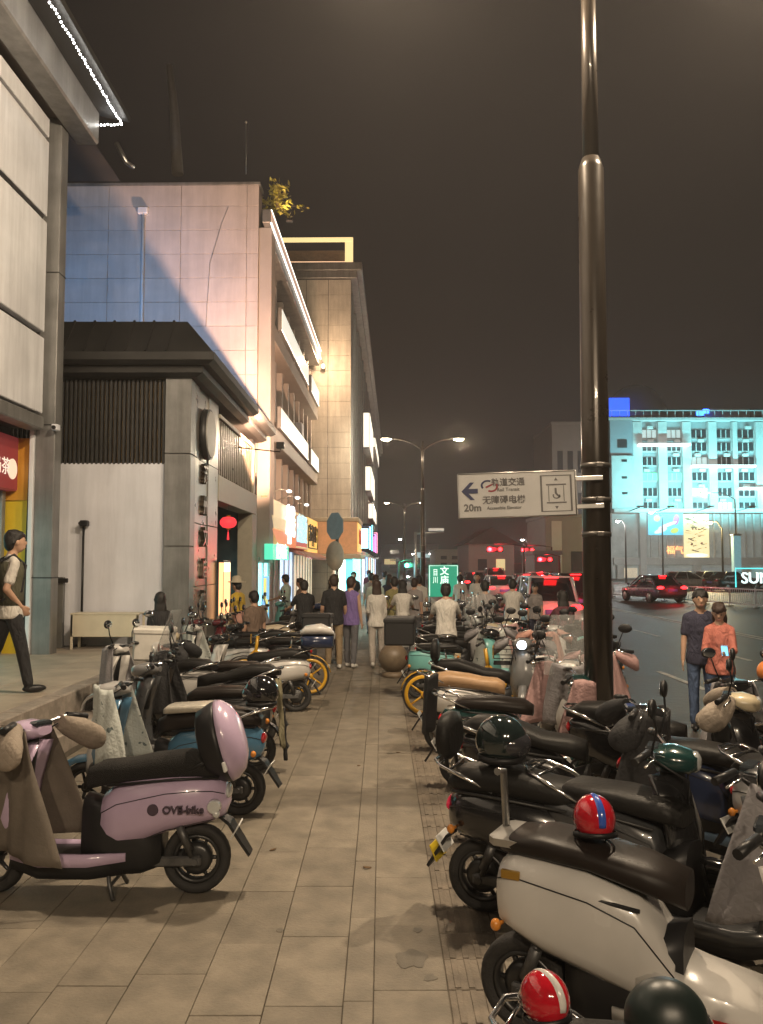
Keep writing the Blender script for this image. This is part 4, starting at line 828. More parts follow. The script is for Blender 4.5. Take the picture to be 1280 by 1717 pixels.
def scooter(label, loc, heading, body, seat=SEATB, shape='retro', trim=None, rim=RIMB, box=None, boxmat=None, boxmat2=None, rack=True, backrest=None, apron=None, screen=False, mirrors=True, mits=None, steer=0.0, lean=0.03, scale=1.0, flap=True, plate=PLATEW, stand=True, lit=None, tail=TAILR, sig=AMB, letters=None, dash=BLACK, apd=0.0, group='parked electric scooters', front=True, name='electric_scooter'):
    S = SHAPES[shape]; trim = trim or body; e = S['e']; R_ = .205
    t = empty(name, loc, heading, label, 'scooter', group); t.rotation_euler = (lean, 0, heading); t.scale = (scale,) * 3
    xr, xfw = -.62, .62
    tw, rm = wheel_meshes(R_, .1, 'rear' + rim.name, rim, 6, True); fw, fr = wheel_meshes(R_, .085, 'front' + rim.name, rim, 5)
    o = obj('wheel', tw, RUB, t, (xr, 0, R_)); obj('rim', rm, rim, o)
    # rear body, seat and underpinnings
    bd = oh(MB().rings([superring(x, hw, a, b, e, 20) for x, a, b, hw in S['body']])).build('rear_body', body, t)
    sr = [superring(x, hw + .001, a, b, e, 20) for x, a, b, hw in S['body']]
    for q in (1, 9): oh(MB().tube([r_[q] for r_ in sr[1:]], .0032, 5)).build('panel_seam', BLACK, bd)
    for q in (17, 13): oh(MB().tube([r_[q] for r_ in sr[2:-1]], .003, 5)).build('panel_seam', BLACK, bd)
    st = MB().rings([superring(x, hw, a, b, 3.0, 18) for x, a, b, hw in S['seat']]).build('seat', seat, t)
    MB().tube([(S['seat'][0][0] + .04, -.12, .70), (-.5, -.165, .70), (-.1, -.15, .665)], .008, 6).tube([(S['seat'][0][0] + .04, .12, .70), (-.5, .165, .70), (-.1, .15, .665)], .008, 6).build('piping', BLACK if seat is not SEATB else DARKMET, st)
    MB().rings([superring(x, hw, a, b, 4, 12) for x, a, b, hw in ((-.42, .17, .4, .1), (-.3, .13, .5, .135), (-.1, .12, .55, .14), (.05, .12, .6, .125))]).build('battery_case', BLACK, t)
    MB().rings([superring(x, hw, a, b, 5, 12) for x, a, b, hw in ((-.2, .13, .26, .12), (0, .11, .265, .15), (.3, .12, .265, .155), (.46, .18, .29, .13))]).build('floorboard', BLACK, t)
    for s in (-1, 1): MB().rings([[(x, s * y, z), (x, s * (y + .02), z + .005), (x, s * (y + .02), z + h), (x, s * y, z + h + .004)] for x, y, z, h in ((-.22, .125, .22, .05), (0, .15, .195, .075), (.28, .155, .20, .075), (.46, .12, .24, .06))], True, True).build('floor_trim', trim, t)
    sw = MB().box((xr - .04, .06, R_ - .03), (-.12, .095, R_ + .03), .01).box((xr - .04, -.095, R_ - .03), (-.12, -.06, R_ + .03), .01).cyl((xr, -.11, R_), (xr, .11, R_), .02, .02, 8).build('swing_arm', ENG, t)
    for s in (-1, 1): MB().tube([(xr + .02, s * .1, R_ + .03), (xr + .1, s * .12, .46)], .014, 8).tube([(xr + .03, s * .102, R_ + .07), (xr + .09, s * .118, .42)], .026, 8).build('shock_absorber', ENG if rim is RIMB else CHROME, t)
    oh(MB().ell((-.9 if shape in ('retro', 'box') else -.97 if shape == 'sport' else -.75, 0, .60 if shape != 'sport' else .69), (.035, .085, .045), 12, 8)).build('tail_light', tail, t)
    sx_ = .1 if shape == 'short' else 0
    for s in (-1, 1): oh(MB().tube([(-.8 + sx_, s * .13, .50), (-.82 + sx_, s * .165, .50)], .01, 6).ell((-.825 + sx_, s * .17, .50), (.035, .022, .026), 10, 6)).build('turn_signal', sig, t)
    if flap:
        fp_ = oh(MB().rings([[(x, -h, z), (x, h, z), (x - .02, h, z + .012), (x - .02, -h, z + .012)] for x, z, h in ((-.80, .46, .05), (-.91, .41, .075), (-1.01, .31, .075), (-1.1, .22, .06))], True, False)).build('mudguard', BLACK, t)
        if plate is not None: xf(MB().box((-.004, -.085, -.05), (.004, .085, .05), .002), Matrix.Translation((-.855, 0, .37)) @ Matrix.Rotation(R(-32), 4, 'Y')).build('number_plate', plate, fp_)
    if stand:
        MB().tube([(-.1, .09, .2), (-.13, .13, .08), (-.16, .16, .012)], .013, 6).tube([(-.1, -.09, .2), (-.13, -.13, .08), (-.16, -.16, .012)], .013, 6).tube([(-.13, -.13, .08), (-.13, .13, .08)], .011, 6).build('kickstand', ENG, t)
    if rack:
        rk = oh(MB().tube([(-.52, -.13, .72), (-.74, -.15, .80), (-.93, -.13, .84), (-1.02, -.06, .85), (-1.02, .06, .85), (-.93, .13, .84), (-.74, .15, .80), (-.52, .13, .72)], .012, 8).tube([(-.85, -.14, .82), (-.85, .14, .82)], .009, 6).tube([(-.95, -.12, .84), (-.95, .12, .84)], .009, 6)).build('rack', CHROME if rack is True else rack, t)
    if backrest is not None: MB().rings([superring(x, hw, a, b, 3, 14) for x, a, b, hw in ((-.86, .90, 1.06, .12), (-.84, .87, 1.12, .16), (-.79, .86, 1.12, .16), (-.77, .90, 1.06, .13))]).tube([(-.80, .08, .8), (-.82, .08, .95)], .012, 6).tube([(-.80, -.08, .8), (-.82, -.08, .95)], .012, 6).build('backrest', backrest, t)
    if box == 'dome':
        M = Matrix.Translation((-.76, 0, .90)) @ Matrix.Rotation(R(16), 4, 'Y')
        ring = lambda x, ry, rz: [(x, ry * math.cos(a * math.pi / 12), rz * math.sin(a * math.pi / 12)) for a in range(24)]
        bs = xf(MB().rings([ring(.13, .13, .16), ring(.11, .18, .215), ring(.02, .205, .245), ring(-.01, .208, .25)]), M).build('box_base', boxmat2 or BLACK, t)
        xf(MB().rings([ring(-.012, .212, .255), ring(-.05, .205, .245), ring(-.1, .17, .2), ring(-.13, .11, .13), ring(-.14, .03, .04)]), M).build('box_lid', boxmat or body, t)
        xf(MB().box((-.02, .16, -.16), (.0, .22, -.1), .005), M).build('box_latch', PLATEW, bs)
    elif box == 'case':
        MB().rings([superring(x, hw, .84, 1.02, 4, 16) for x, hw in ((-1.12, .14), (-1.08, .2), (-.74, .21), (-.68, .17))]).build('box_base', boxmat2 or BLACK, t)
        MB().rings([superring(x, hw, a, b, 3, 16) for x, a, b, hw in ((-1.13, 1.02, 1.06, .13), (-1.09, 1.02, 1.12, .2), (-.95, 1.02, 1.18, .215), (-.74, 1.02, 1.15, .21), (-.67, 1.02, 1.08, .16))]).build('box_lid', boxmat or body, t)
        MB().box((-1.145, -.05, .96), (-1.125, .05, 1.04), .006).build('box_latch', STEEL, t)
    elif box == 'crate':
        b_ = MB().box((-1.12, -.23, .80), (-.68, .23, 1.17), .025).build('delivery_box', boxmat or BLACK, t); MB().box((-1.13, -.24, 1.12), (-.67, .24, 1.2), .02).build('box_lid', boxmat2 or boxmat or BLACK, t); MB().cyl((-1.122, -.06, .98), (-1.13, -.06, .98), .06, .06, 16).build('sticker', PLATEW, b_)
    if not front: return t
    # front end, turned by the steering angle
    piv = Matrix.Translation((.47, 0, 0)) @ Matrix.Rotation(steer, 4, 'Z') @ Matrix.Translation((-.47, 0, 0))
    o = obj('wheel', fw, RUB, t, piv @ Vector((xfw, 0, R_)), (0, 0, steer)); obj('rim', fr, rim, o)
    xf_ = lambda mb: xf(mb, piv)
    xf_(MB().tube([(xfw, .065, R_), (.55, .065, .5), (.47, .05, .74)], .016, 8).tube([(xfw, -.065, R_), (.55, -.065, .5), (.47, -.05, .74)], .016, 8).cyl((xfw, -.075, R_), (xfw, .075, R_), .014, .014, 8)).build('fork', ENG, t)
    fd = MB(); rg = []
    for k in range(9):
        a = R(-10 + 165 * k / 8); c, s_ = math.cos(a), math.sin(a); rr_ = R_ + .035
        w2 = .07 * (1 - .25 * abs(k - 4) / 4)
        rg.append([(xfw + rr_ * c, -w2, R_ + rr_ * s_ - .03), (xfw + (rr_ + .02) * c, -w2 * .6, R_ + (rr_ + .02) * s_), (xfw + (rr_ + .025) * c, 0, R_ + (rr_ + .025) * s_), (xfw + (rr_ + .02) * c, w2 * .6, R_ + (rr_ + .02) * s_), (xfw + rr_ * c, w2, R_ + rr_ * s_ - .03), (xfw + (rr_ - .005) * c, 0, R_ + (rr_ + .012) * s_)])
    xf_(fd.rings(rg, True, True)).build('front_fender', body, t)
    sh = []
    for z, x, hx, hy in ((.22, .44, .04, .12), (.32, .50, .05, .16), (.48, .53, .06, .19), (.64, .51, .06, .19), (.78, .47, .06, .165), (.9, .43, .06, .12)):
        sh.append([Vector((x + hx * math.copysign(abs(math.cos(a)) ** .8, math.cos(a)) - .10 * abs(math.sin(a)) ** 3, hy * math.sin(a), z)) for a in (2 * math.pi * k / 18 for k in range(18))])
    MB().rings(sh).build('leg_shield', body, t)
    MB().tube([(.44, 0, .6), (.40, 0, .98)], .04, 10).build('steering_column', BLACK, t)
    xf_(MB().rings([superring(x, hw, a, b, 2.4, 14) for x, a, b, hw in ((.30, .95, 1.0, .06), (.35, .93, 1.03, .12), (.44, .90, 1.04, .13), (.52, .90, 1.02, .1), (.56, .92, 1.0, .07))])).build('headset', trim if dash is BLACK else dash, t)
    xf_(MB().ell((.545, 0, .96), (.035, .07, .055), 14, 8)).build('headlight', lit or CLEAR, t)
    xf_(MB().box((.30, -.07, 1.0), (.37, .07, 1.035), .01)).build('dashboard', GLASS, t)
    hb = xf_(MB().tube([(.29, -.36, 1.02), (.33, -.24, 1.04), (.40, -.1, 1.0), (.41, 0, .98), (.40, .1, 1.0), (.33, .24, 1.04), (.29, .36, 1.02)], .012, 8)).build('handlebar', CHROME, t)
    for s in (-1, 1):
        xf_(MB().tube([(.335, s * .23, 1.04), (.285, s * .37, 1.02)], .02, 10)).build('grip', BLACK, t); xf_(MB().tube([(.36, s * .2, 1.035), (.37, s * .28, 1.02), (.335, s * .36, 1.0)], .007, 6)).build('brake_lever', CHROME, hb)
        if mirrors:
            mr = xf_(MB().tube([(.35, s * .2, 1.04), (.38, s * .24, 1.16), (.37, s * .28, 1.25)], .007, 6).ell((.37, s * .30, 1.28), (.02, .075, .05), 12, 8)).build('mirror', BLACK, t); xf_(MB().ell((.352, s * .30, 1.28), (.006, .065, .042), 12, 6)).build('mirror_glass', MIRR, mr)
        if mits is not None: xf_(MB().rings([[Vector((.30 + dx + rx * math.cos(a), s * y, 1.0 + rz * math.sin(a) - sag)) for a in (2 * math.pi * k / 14 for k in range(14))] for y, rx, rz, dx, sag in ((.19, .05, .045, .05, 0), (.24, .07, .065, .03, .03), (.32, .1, .085, -.02, .07), (.38, .105, .085, -.06, .11), (.41, .07, .06, -.07, .13), (.415, .02, .02, -.07, .13))])).build('hand_cover', mits, t)
    xf_(MB().tube([(.33, .15, 1.0), (.5, .12, .9), (.5, .07, .7)], .006, 6).tube([(.33, -.15, 1.0), (.52, -.1, .88), (.5, -.07, .66)], .006, 6)).build('cable', BLACK, t)
    if apron is not None:
        ph = hash(label) % 100 / 16.0 if False else sum(map(ord, label)) % 100 / 16.0
        def ap(u, v):
            hw = .15 + .13 * v ** .8; a = u * 1.75; z = 1.0 - (.58 + apd) * v - .05 * abs(u) * v
            x = .45 + .13 * math.cos(a) * (1 - .2 * v) - (.07 + (.26 + apd) * v) * (1 - math.cos(a)) * .62
            rp = .018 * v * math.sin(9 * u + ph + 2 * v) + .008 * math.sin(21 * u + 5 * v + ph)
            return (x + rp, hw * math.sin(max(-1.57, min(1.57, a))) * (1.12 if abs(u) > .9 else 1.1) + rp, z + .02 * math.sin(5 * u + ph))
        cloth_sheet(ap, 30, 14).build('wind_apron', apron, t)
    if screen:
        cloth_sheet(lambda u, v: (.56 - .2 * v - .06 * u * u, .24 * u * (1 - .25 * v ** 3), .9 + .58 * v), 12, 8, .004).build('windscreen', ACRY, t); MB().tube([(.5, -.12, .95), (.52, -.12, 1.1)], .01, 6).tube([(.5, .12, .95), (.52, .12, 1.1)], .01, 6).build('screen_bracket', STEEL, t)
    if letters: text('lettering', letters, .062, mat('badge dark', (.06, .04, .06), .4), t, (-.565, .201, .53), (R(90), 0, R(180)), .012, .001)
    return t
def helmet(label, loc, rz, m, stripe=None, visor=True, tilt=0.0, s=1.0):
    t = empty('helmet', loc, rz, label, 'helmet', 'helmets left on the scooters'); t.rotation_euler = (0, tilt, rz); t.scale = (s,) * 3
    MB().ell((0, 0, .12), (.14, .12, .135), 20, 12, None, 0, .72).build('shell', m, t)
    MB().lathe([(.118, .03), (.128, .02), (.128, .045), (.12, .05)], (0, 0, 0), 'z', 20).build('rim', BLACK, t)
    if visor: MB().ell((.035, 0, .11), (.125, .112, .085), 16, 8, None, .25, .75).build('visor', mat('smoked visor', (.03, .03, .035), .06, coat=1), t)
    if stripe is not None: MB().ell((-.01, 0, .124), (.143, .05, .137), 16, 10, None, 0, .6).build('stripe', stripe, t)
    MB().tube([(0, .11, .05), (.02, .06, -.02), (.02, -.06, -.02), (0, -.11, .05)], .006, 6).build('strap', BLACK, t)
    return t
def bicycle(label, loc, rz, m, lean=.05, steer=.2, basket=True, plate=None, number='', name='shared_bicycle'):
    t = empty(name, loc, rz, label, 'bicycle', 'yellow shared bicycles'); t.rotation_euler = (lean, 0, rz); r = .29
    def whl(x, st):
        if 'bw' not in tiles or True:
            ty = MB().lathe([(r - .035, -.014), (r - .015, -.022), (r, 0), (r - .015, .022), (r - .035, .014), (r - .035, -.014)], (0, 0, 0), 'y', 30)
        o = ty.build('wheel', RUB, t, (x, 0, r)); o.rotation_euler = (0, 0, st)
        ri = MB().lathe([(r - .075, -.016), (r - .03, -.019), (r - .03, .019), (r - .075, .016), (r - .075, -.016)], (0, 0, 0), 'y', 30).lathe([(.01, -.04), (.045, -.04), (.045, .04), (.01, .04)], (0, 0, 0), 'y', 14, True)
        for k in range(5):
            a = k * 2 * math.pi / 5; d = Vector((math.cos(a), 0, math.sin(a))); ri.tube([d * .03, d * (r - .06)], [.016, .011], 6)
        ri.build('rim', m, o)
    whl(-.5, 0); whl(.5, steer)
    MB().tube([(-.5, .05, r), (-.12, .04, .27)], .013, 8).tube([(-.5, -.05, r), (-.12, -.04, .27)], .013, 8).tube([(-.12, 0, .27), (-.2, 0, .72)], .022, 10).tube([(-.12, 0, .27), (.1, 0, .36), (.33, 0, .68)], .03, 10).tube([(.33, 0, .6), (.29, 0, .9)], .026, 10).tube([(-.5, .05, r), (-.19, .02, .62)], .011, 8).tube([(-.5, -.05, r), (-.19, -.02, .62)], .011, 8).build('frame', m, t)
    MB().tube([(.5, .05, r), (.4, .045, .62), (.34, 0, .68)], .014, 8).tube([(.5, -.05, r), (.4, -.045, .62), (.34, 0, .68)], .014, 8).build('fork', m, t)
    for x, a0, a1 in ((-.5, 30, 170), (.5, 20, 120)):
        rg = []
        for k in range(10):
            a = R(a0 + (a1 - a0) * k / 9); c, s_ = math.cos(a), math.sin(a); q = r + .02
            rg.append([(x + q * c, -.03, r + q * s_), (x + (q + .012) * c, 0, r + (q + .012) * s_), (x + q * c, .03, r + q * s_), (x + (q - .006) * c, 0, r + (q - .006) * s_)])
        MB().rings(rg, True, True).build('mudguard', m if x < 0 else BLACK, t)
    MB().tube([(-.2, 0, .7), (-.23, 0, .88)], .014, 8).build('seat_post', CHROME, t); MB().rings([superring(x, hw, a, b, 2.5, 12) for x, a, b, hw in ((-.38, .89, .92, .05), (-.34, .88, .96, .09), (-.22, .89, .95, .07), (-.08, .90, .94, .025), (-.05, .91, .93, .015))]).build('saddle', BLACK, t)
    MB().tube([(.2, -.28, .98), (.26, -.12, 1.0), (.28, 0, .96), (.26, .12, 1.0), (.2, .28, .98)], .011, 8).build('handlebar', BLACK, t)
    for s in (-1, 1): MB().tube([(.23, s * .19, .99), (.19, s * .3, .98)], .017, 8).build('grip', BLACK, t)
    if basket:
        bk = MB()
        for z, w_, d_ in ((.72, .13, .1), (.8, .14, .11), (.92, .16, .13)): bk.tube([(.42 - .02, -w_, z), (.42 + d_ * 2, -w_, z), (.42 + d_ * 2, w_, z), (.42 - .02, w_, z), (.42 - .02, -w_, z)], .006, 5)
        for k in range(7): y = -.13 + k * .043; bk.tube([(.62, y, .72), (.66, y * 1.2, .92)], .004, 4).tube([(.4, y, .72), (.62, y, .72)], .004, 4)
        bk.build('basket', BLACK, t)
        xf(MB().box((-.004, -.12, -.07), (.004, .12, .07), .003), Matrix.Translation((.39, 0, .86))).build('name_plate', m, t)
        if number: text('lettering', number, .09, BLACK, t, (.385, 0, .86), (R(90), 0, R(-90)), .002, .002)
    MB().tube([(-.12, -.06, .27), (-.05, -.07, .16)], .01, 6).tube([(-.12, .06, .27), (-.19, .07, .38)], .01, 6).lathe([(.01, .03), (.08, .03), (.08, .036), (.01, .036)], (-.12, 0, .27), 'y', 16, True).box((-.09, -.12, .15), (-.01, -.06, .17), .004).box((-.23, .06, .37), (-.15, .12, .39), .004).build('crank', BLACK, t)
    MB().tube([(-.45, .06, .27), (-.4, .16, .012)], .009, 6).build('kickstand', ENG, t)
    return t
# ================================================================ people
SKIN = mat('skin', (.46, .28, .19), .55, var=.06, scale=8); HAIR = mat('black hair', (.012, .01, .009), .5, var=.3, scale=30, bump=.4); HAIRB = mat('brown hair', (.035, .018, .012), .5, var=.3, scale=30, bump=.4)
def cap_(mb, a, b, ra, rb, n=12):
    a, b = Vector(a), Vector(b); d = b - a
    pts = [a + d * t for t in (0, .25, .5, .75, 1)]; rs = [ra, ra * .8 + rb * .2, (ra + rb) / 2, ra * .2 + rb * .8, rb]
    mb.tube(pts, rs, n); mb.ell(a, ra, 12, 8); mb.ell(b, rb, 12, 8)
def remesh(o, vx, sm=6):
    m = o.modifiers.new('remesh', 'REMESH'); m.mode = 'VOXEL'; m.voxel_size = vx; m.use_smooth_shade = True
    s_ = o.modifiers.new('smooth', 'SMOOTH'); s_.factor = .5; s_.iterations = sm
    return o
def person(label, loc, rz, top, bottom, hair=HAIR, pose='stand', height=1.7, female=False, arms=None, legs=None, shoes=None, sleeve='short', long_hair=False, skin=SKIN, lean=0.0, vx=.017, extra=None, face=True, group='people on the pavement', shorts=False, bald=False, name='person', seat_z=.78, head_turn=0.0, head_down=0.0):
    """local frame: facing +y, z up, origin on the ground between the feet"""
    t = empty(name, loc, rz, label, 'person', group); k = height / 1.7; t.scale = (k,) * 3
    sit = pose == 'sit'
    pz = (seat_z + .08) / k if sit else .93
    hip = Vector((0, 0, pz)); up = Vector((0, math.sin(lean), math.cos(lean))); fw = Vector((0, math.cos(lean), -math.sin(lean)))
    def T_(x, y, z): return hip + Vector((x, 0, 0)) + fw * y + up * z          # torso frame above the hip
    sw = .14 if female else .162
    arms = arms or ((.08, .15), (-.05, .15)); legs = legs or ((0, 0), (0, 0))
    # arms: (shoulder swing forward, elbow bend[, outward])
    J = {}
    for i, s in ((0, -1), (1, 1)):
        a = arms[i]; sh = T_(s * sw, 0, .445); out = a[2] if len(a) > 2 else .1
        inn = a[3] if len(a) > 3 else 0.0
        d1 = Vector((s * math.sin(out), math.sin(a[0]) * math.cos(out), -math.cos(a[0]) * math.cos(out))); el = sh + d1 * .285
        b = a[0] + a[1]; d2 = Vector((s * math.sin(out) * .5 - s * inn, math.sin(b), -math.cos(b))).normalized(); wr = el + d2 * .25; J['a%d' % i] = (sh, el, wr, d2)
        l = legs[i]; hp = hip + Vector((s * .09, 0, -.04))
        if sit: l = l if legs != ((0, 0), (0, 0)) else (1.25, 1.15)
        d1 = Vector((s * (.12 if sit else .02), math.sin(l[0]), -math.cos(l[0]))).normalized(); kn = hp + d1 * .42; b = l[0] - l[1]
        d2 = Vector((0, math.sin(b), -math.cos(b))); an = kn + d2 * .40; J['l%d' % i] = (hp, kn, an)
    zmin = min(J['l0'][2].z, J['l1'][2].z)
    off = Vector((0, 0, 0 if sit else .085 - zmin)); mv = lambda v: v + off
    neck0, neck1 = T_(0, -.01, .49), T_(0, .02, .6); hc = T_(0, .035, .675)
    hM = Matrix.Rotation(head_turn, 3, 'Z') @ Matrix.Rotation(lean * .4 + head_down, 3, 'X').inverted()
    # --- one continuous body
    b = MB()
    b.ell(mv(hc), (.078, .098, .118), 18, 14, hM); b.ell(mv(hc + hM @ Vector((0, .02, -.055))), (.06, .075, .065), 14, 10, hM)
    b.ell(mv(hc + hM @ Vector((0, .102, -.015))), (.014, .018, .026), 8, 6, hM)
    for s in (-1, 1): b.ell(mv(hc + hM @ Vector((s * .08, .0, -.01))), (.014, .022, .034), 8, 6, hM)
    b.ell(mv(hc + hM @ Vector((0, .088, -.062))), (.026, .016, .012), 8, 6, hM)
    cap_(b, mv(neck0), mv(neck1), .058, .05)
    def torso(mb, g, z0=-.12, z1=.52, hem=0.0):
        prof = [(-.14, .150, .105), (-.06, .165, .115), (.02, .158, .112), (.14, .150, .106), (.26, .155, .112), (.37, .165, .115), (.44, .150, .098), (.49, .10, .078), (.53, .06, .06)]
        if female: prof = [(-.14, .155, .11), (-.06, .168, .118), (.02, .145, .1), (.14, .122, .09), (.26, .135, .105), (.37, .15, .108), (.45, .14, .09), (.50, .1, .072), (.535, .055, .055)]
        rg = []
        for z, rx, ry in prof:
            if z < z0 - .03 or z > z1: continue
            h = hem * max(0, (.1 - z)) * 1.2
            rg.append([mv(T_((rx + g + h) * math.cos(a), (ry + g + h) * math.sin(a), z)) for a in (2 * math.pi * q / 20 for q in range(20))])
        mb.rings(rg)
    torso(b, -.012)
    for s in (-1, 1): cap_(b, mv(T_(0, -.01, .53)), mv(T_(s * sw * .9, -.005, .45)), .045, .04)
    for i, s in ((0, -1), (1, 1)):
        sh, el, wr, d2 = J['a%d' % i]; cap_(b, mv(sh), mv(el), .043, .037); cap_(b, mv(el), mv(wr), .038, .026)
        pc = wr + d2 * .045; sd = Vector((0, 1, 0)) if abs(d2.y) < .8 else Vector((0, 0, 1)); sd = (sd - d2 * sd.dot(d2)).normalized()
        M = Matrix((sd, d2.cross(sd), d2)).transposed(); b.ell(mv(pc), (.036, .016, .05), 10, 8, M)
        nrm = d2.cross(sd)
        for q, L_ in enumerate((.065, .075, .07, .055)):
            base = pc + d2 * .035 + sd * (.027 - q * .018); mid = base + d2 * L_ * .5; tip = mid + d2 * L_ * .4 - nrm * s * .016
            b.tube([mv(base), mv(mid), mv(tip)], [.0095, .009, .007], 6)
        b.tube([mv(pc - d2 * .02 + sd * .03), mv(pc + d2 * .02 + sd * .052), mv(pc + d2 * .05 + sd * .05)], [.012, .011, .008], 6)
        hp, kn, an = J['l%d' % i]; cap_(b, mv(hp), mv(kn), .078, .052); cap_(b, mv(kn), mv(an), .052, .036)
    remesh(b.build('body', skin, t), vx * .72, 3)
    # --- clothes
    s_ = MB(); torso(s_, .012, -.14 if not female else -.12, .5, .06)
    for s in (-1, 1): cap_(s_, mv(T_(s * .03, -.012, .505)), mv(T_(s * sw * .95, -.005, .45)), .05, .048)
    for i in (0, 1):
        sh, el, wr, d2 = J['a%d' % i]
        if sleeve == 'short': cap_(s_, mv(sh), mv(sh.lerp(el, .68)), .053, .056)
        elif sleeve == 'long': cap_(s_, mv(sh), mv(el), .051, .047); cap_(s_, mv(el), mv(el.lerp(wr, .92)), .05, .04)
    remesh(s_.build('shirt', top, t), vx)
    p = MB(); torso(p, .004, -.14, -.02)
    p.ell(mv(hip + Vector((0, 0, -.05))), (.17, .118, .1), 16, 8)
    for i in (0, 1):
        hp, kn, an = J['l%d' % i]; cap_(p, mv(hp), mv(kn), .092, .068)
        if not shorts: cap_(p, mv(kn), mv(kn.lerp(an, .94)), .068, .056)
    remesh(p.build('shorts' if shorts else 'trousers', bottom, t), vx)
    for i in (0, 1):
        hp, kn, an = J['l%d' % i]; l = legs[i]; a = mv(an); toe = min(0.0, (l[0] - l[1])) * .6 if not sit else -.1
        d = Vector((0, math.cos(toe), math.sin(toe)))
        m = MB(); M = Matrix((Vector((1, 0, 0)), d, Vector((0, -d.z, d.y)))).transposed()
        m.ell(a + d * .06 + Vector((0, 0, -.045)), (.047, .125, .042), 14, 8, M); m.ell(a + Vector((0, 0, -.02)), (.042, .05, .055), 12, 8)
        m.build('shoe', shoes or BLACK, t)
    if not bald:
        h = MB()
        h.ell(mv(hc + hM @ Vector((0, -.012, .02))), (.09, .108, .118), 18, 12, hM @ Matrix.Rotation(R(36), 3, 'X'), 0, .57)
        h.ell(mv(hc + hM @ Vector((0, -.055, -.02))), (.082, .066, .09), 14, 10, hM)
        hr_ = random.Random(sum(map(ord, label)))
        for q in range(26):
            a_ = hr_.uniform(-2.9, 2.9); e_ = hr_.uniform(.15, .75) if abs(a_) < 1.3 else hr_.uniform(-.25, .8)
            h.ell(mv(hc + hM @ Vector((.086 * math.sin(a_) * math.cos(e_), .1 * math.cos(a_) * math.cos(e_) - .01, .122 * math.sin(e_) + .012))), (hr_.uniform(.014, .026), hr_.uniform(.014, .026), hr_.uniform(.016, .034)), 8, 6, hM)
        if long_hair: h.ell(mv(hc + hM @ Vector((0, -.065, -.14))), (.1, .05, .17), 14, 10, hM); h.ell(mv(hc + hM @ Vector((-.06, -.02, -.1))), (.035, .05, .13), 10, 8, hM); h.ell(mv(hc + hM @ Vector((.06, -.02, -.1))), (.035, .05, .13), 10, 8, hM)
        remesh(h.build('hair', hair, t), .014, 4)
    if face:
        for s in (-1, 1): MB().ell(mv(hc + hM @ Vector((s * .032, .089, .008))), (.011, .007, .006), 8, 6, hM).build('eye', mat('eye dark', (.02, .012, .01), .2), t); MB().ell(mv(hc + hM @ Vector((s * .034, .092, .028))), (.017, .005, .0025), 8, 5, hM).build('eyebrow', hair, t)
        MB().ell(mv(hc + hM @ Vector((0, .101, -.06))), (.024, .006, .005), 8, 5, hM).build('mouth', mat('lips', (.35, .13, .11), .5), t)
    t['_k'] = k
    hands = [t.matrix_basis @ mv(J['a%d' % i][2] + J['a%d' % i][3] * .08) for i in (0, 1)]
    del t['_k']
    return t, hands, lambda v: mv(T_(*v))
def fabric(name, c, bump=.2): return mat(name, c, .85, var=.12, scale=7, bump=bump, folds=.75)
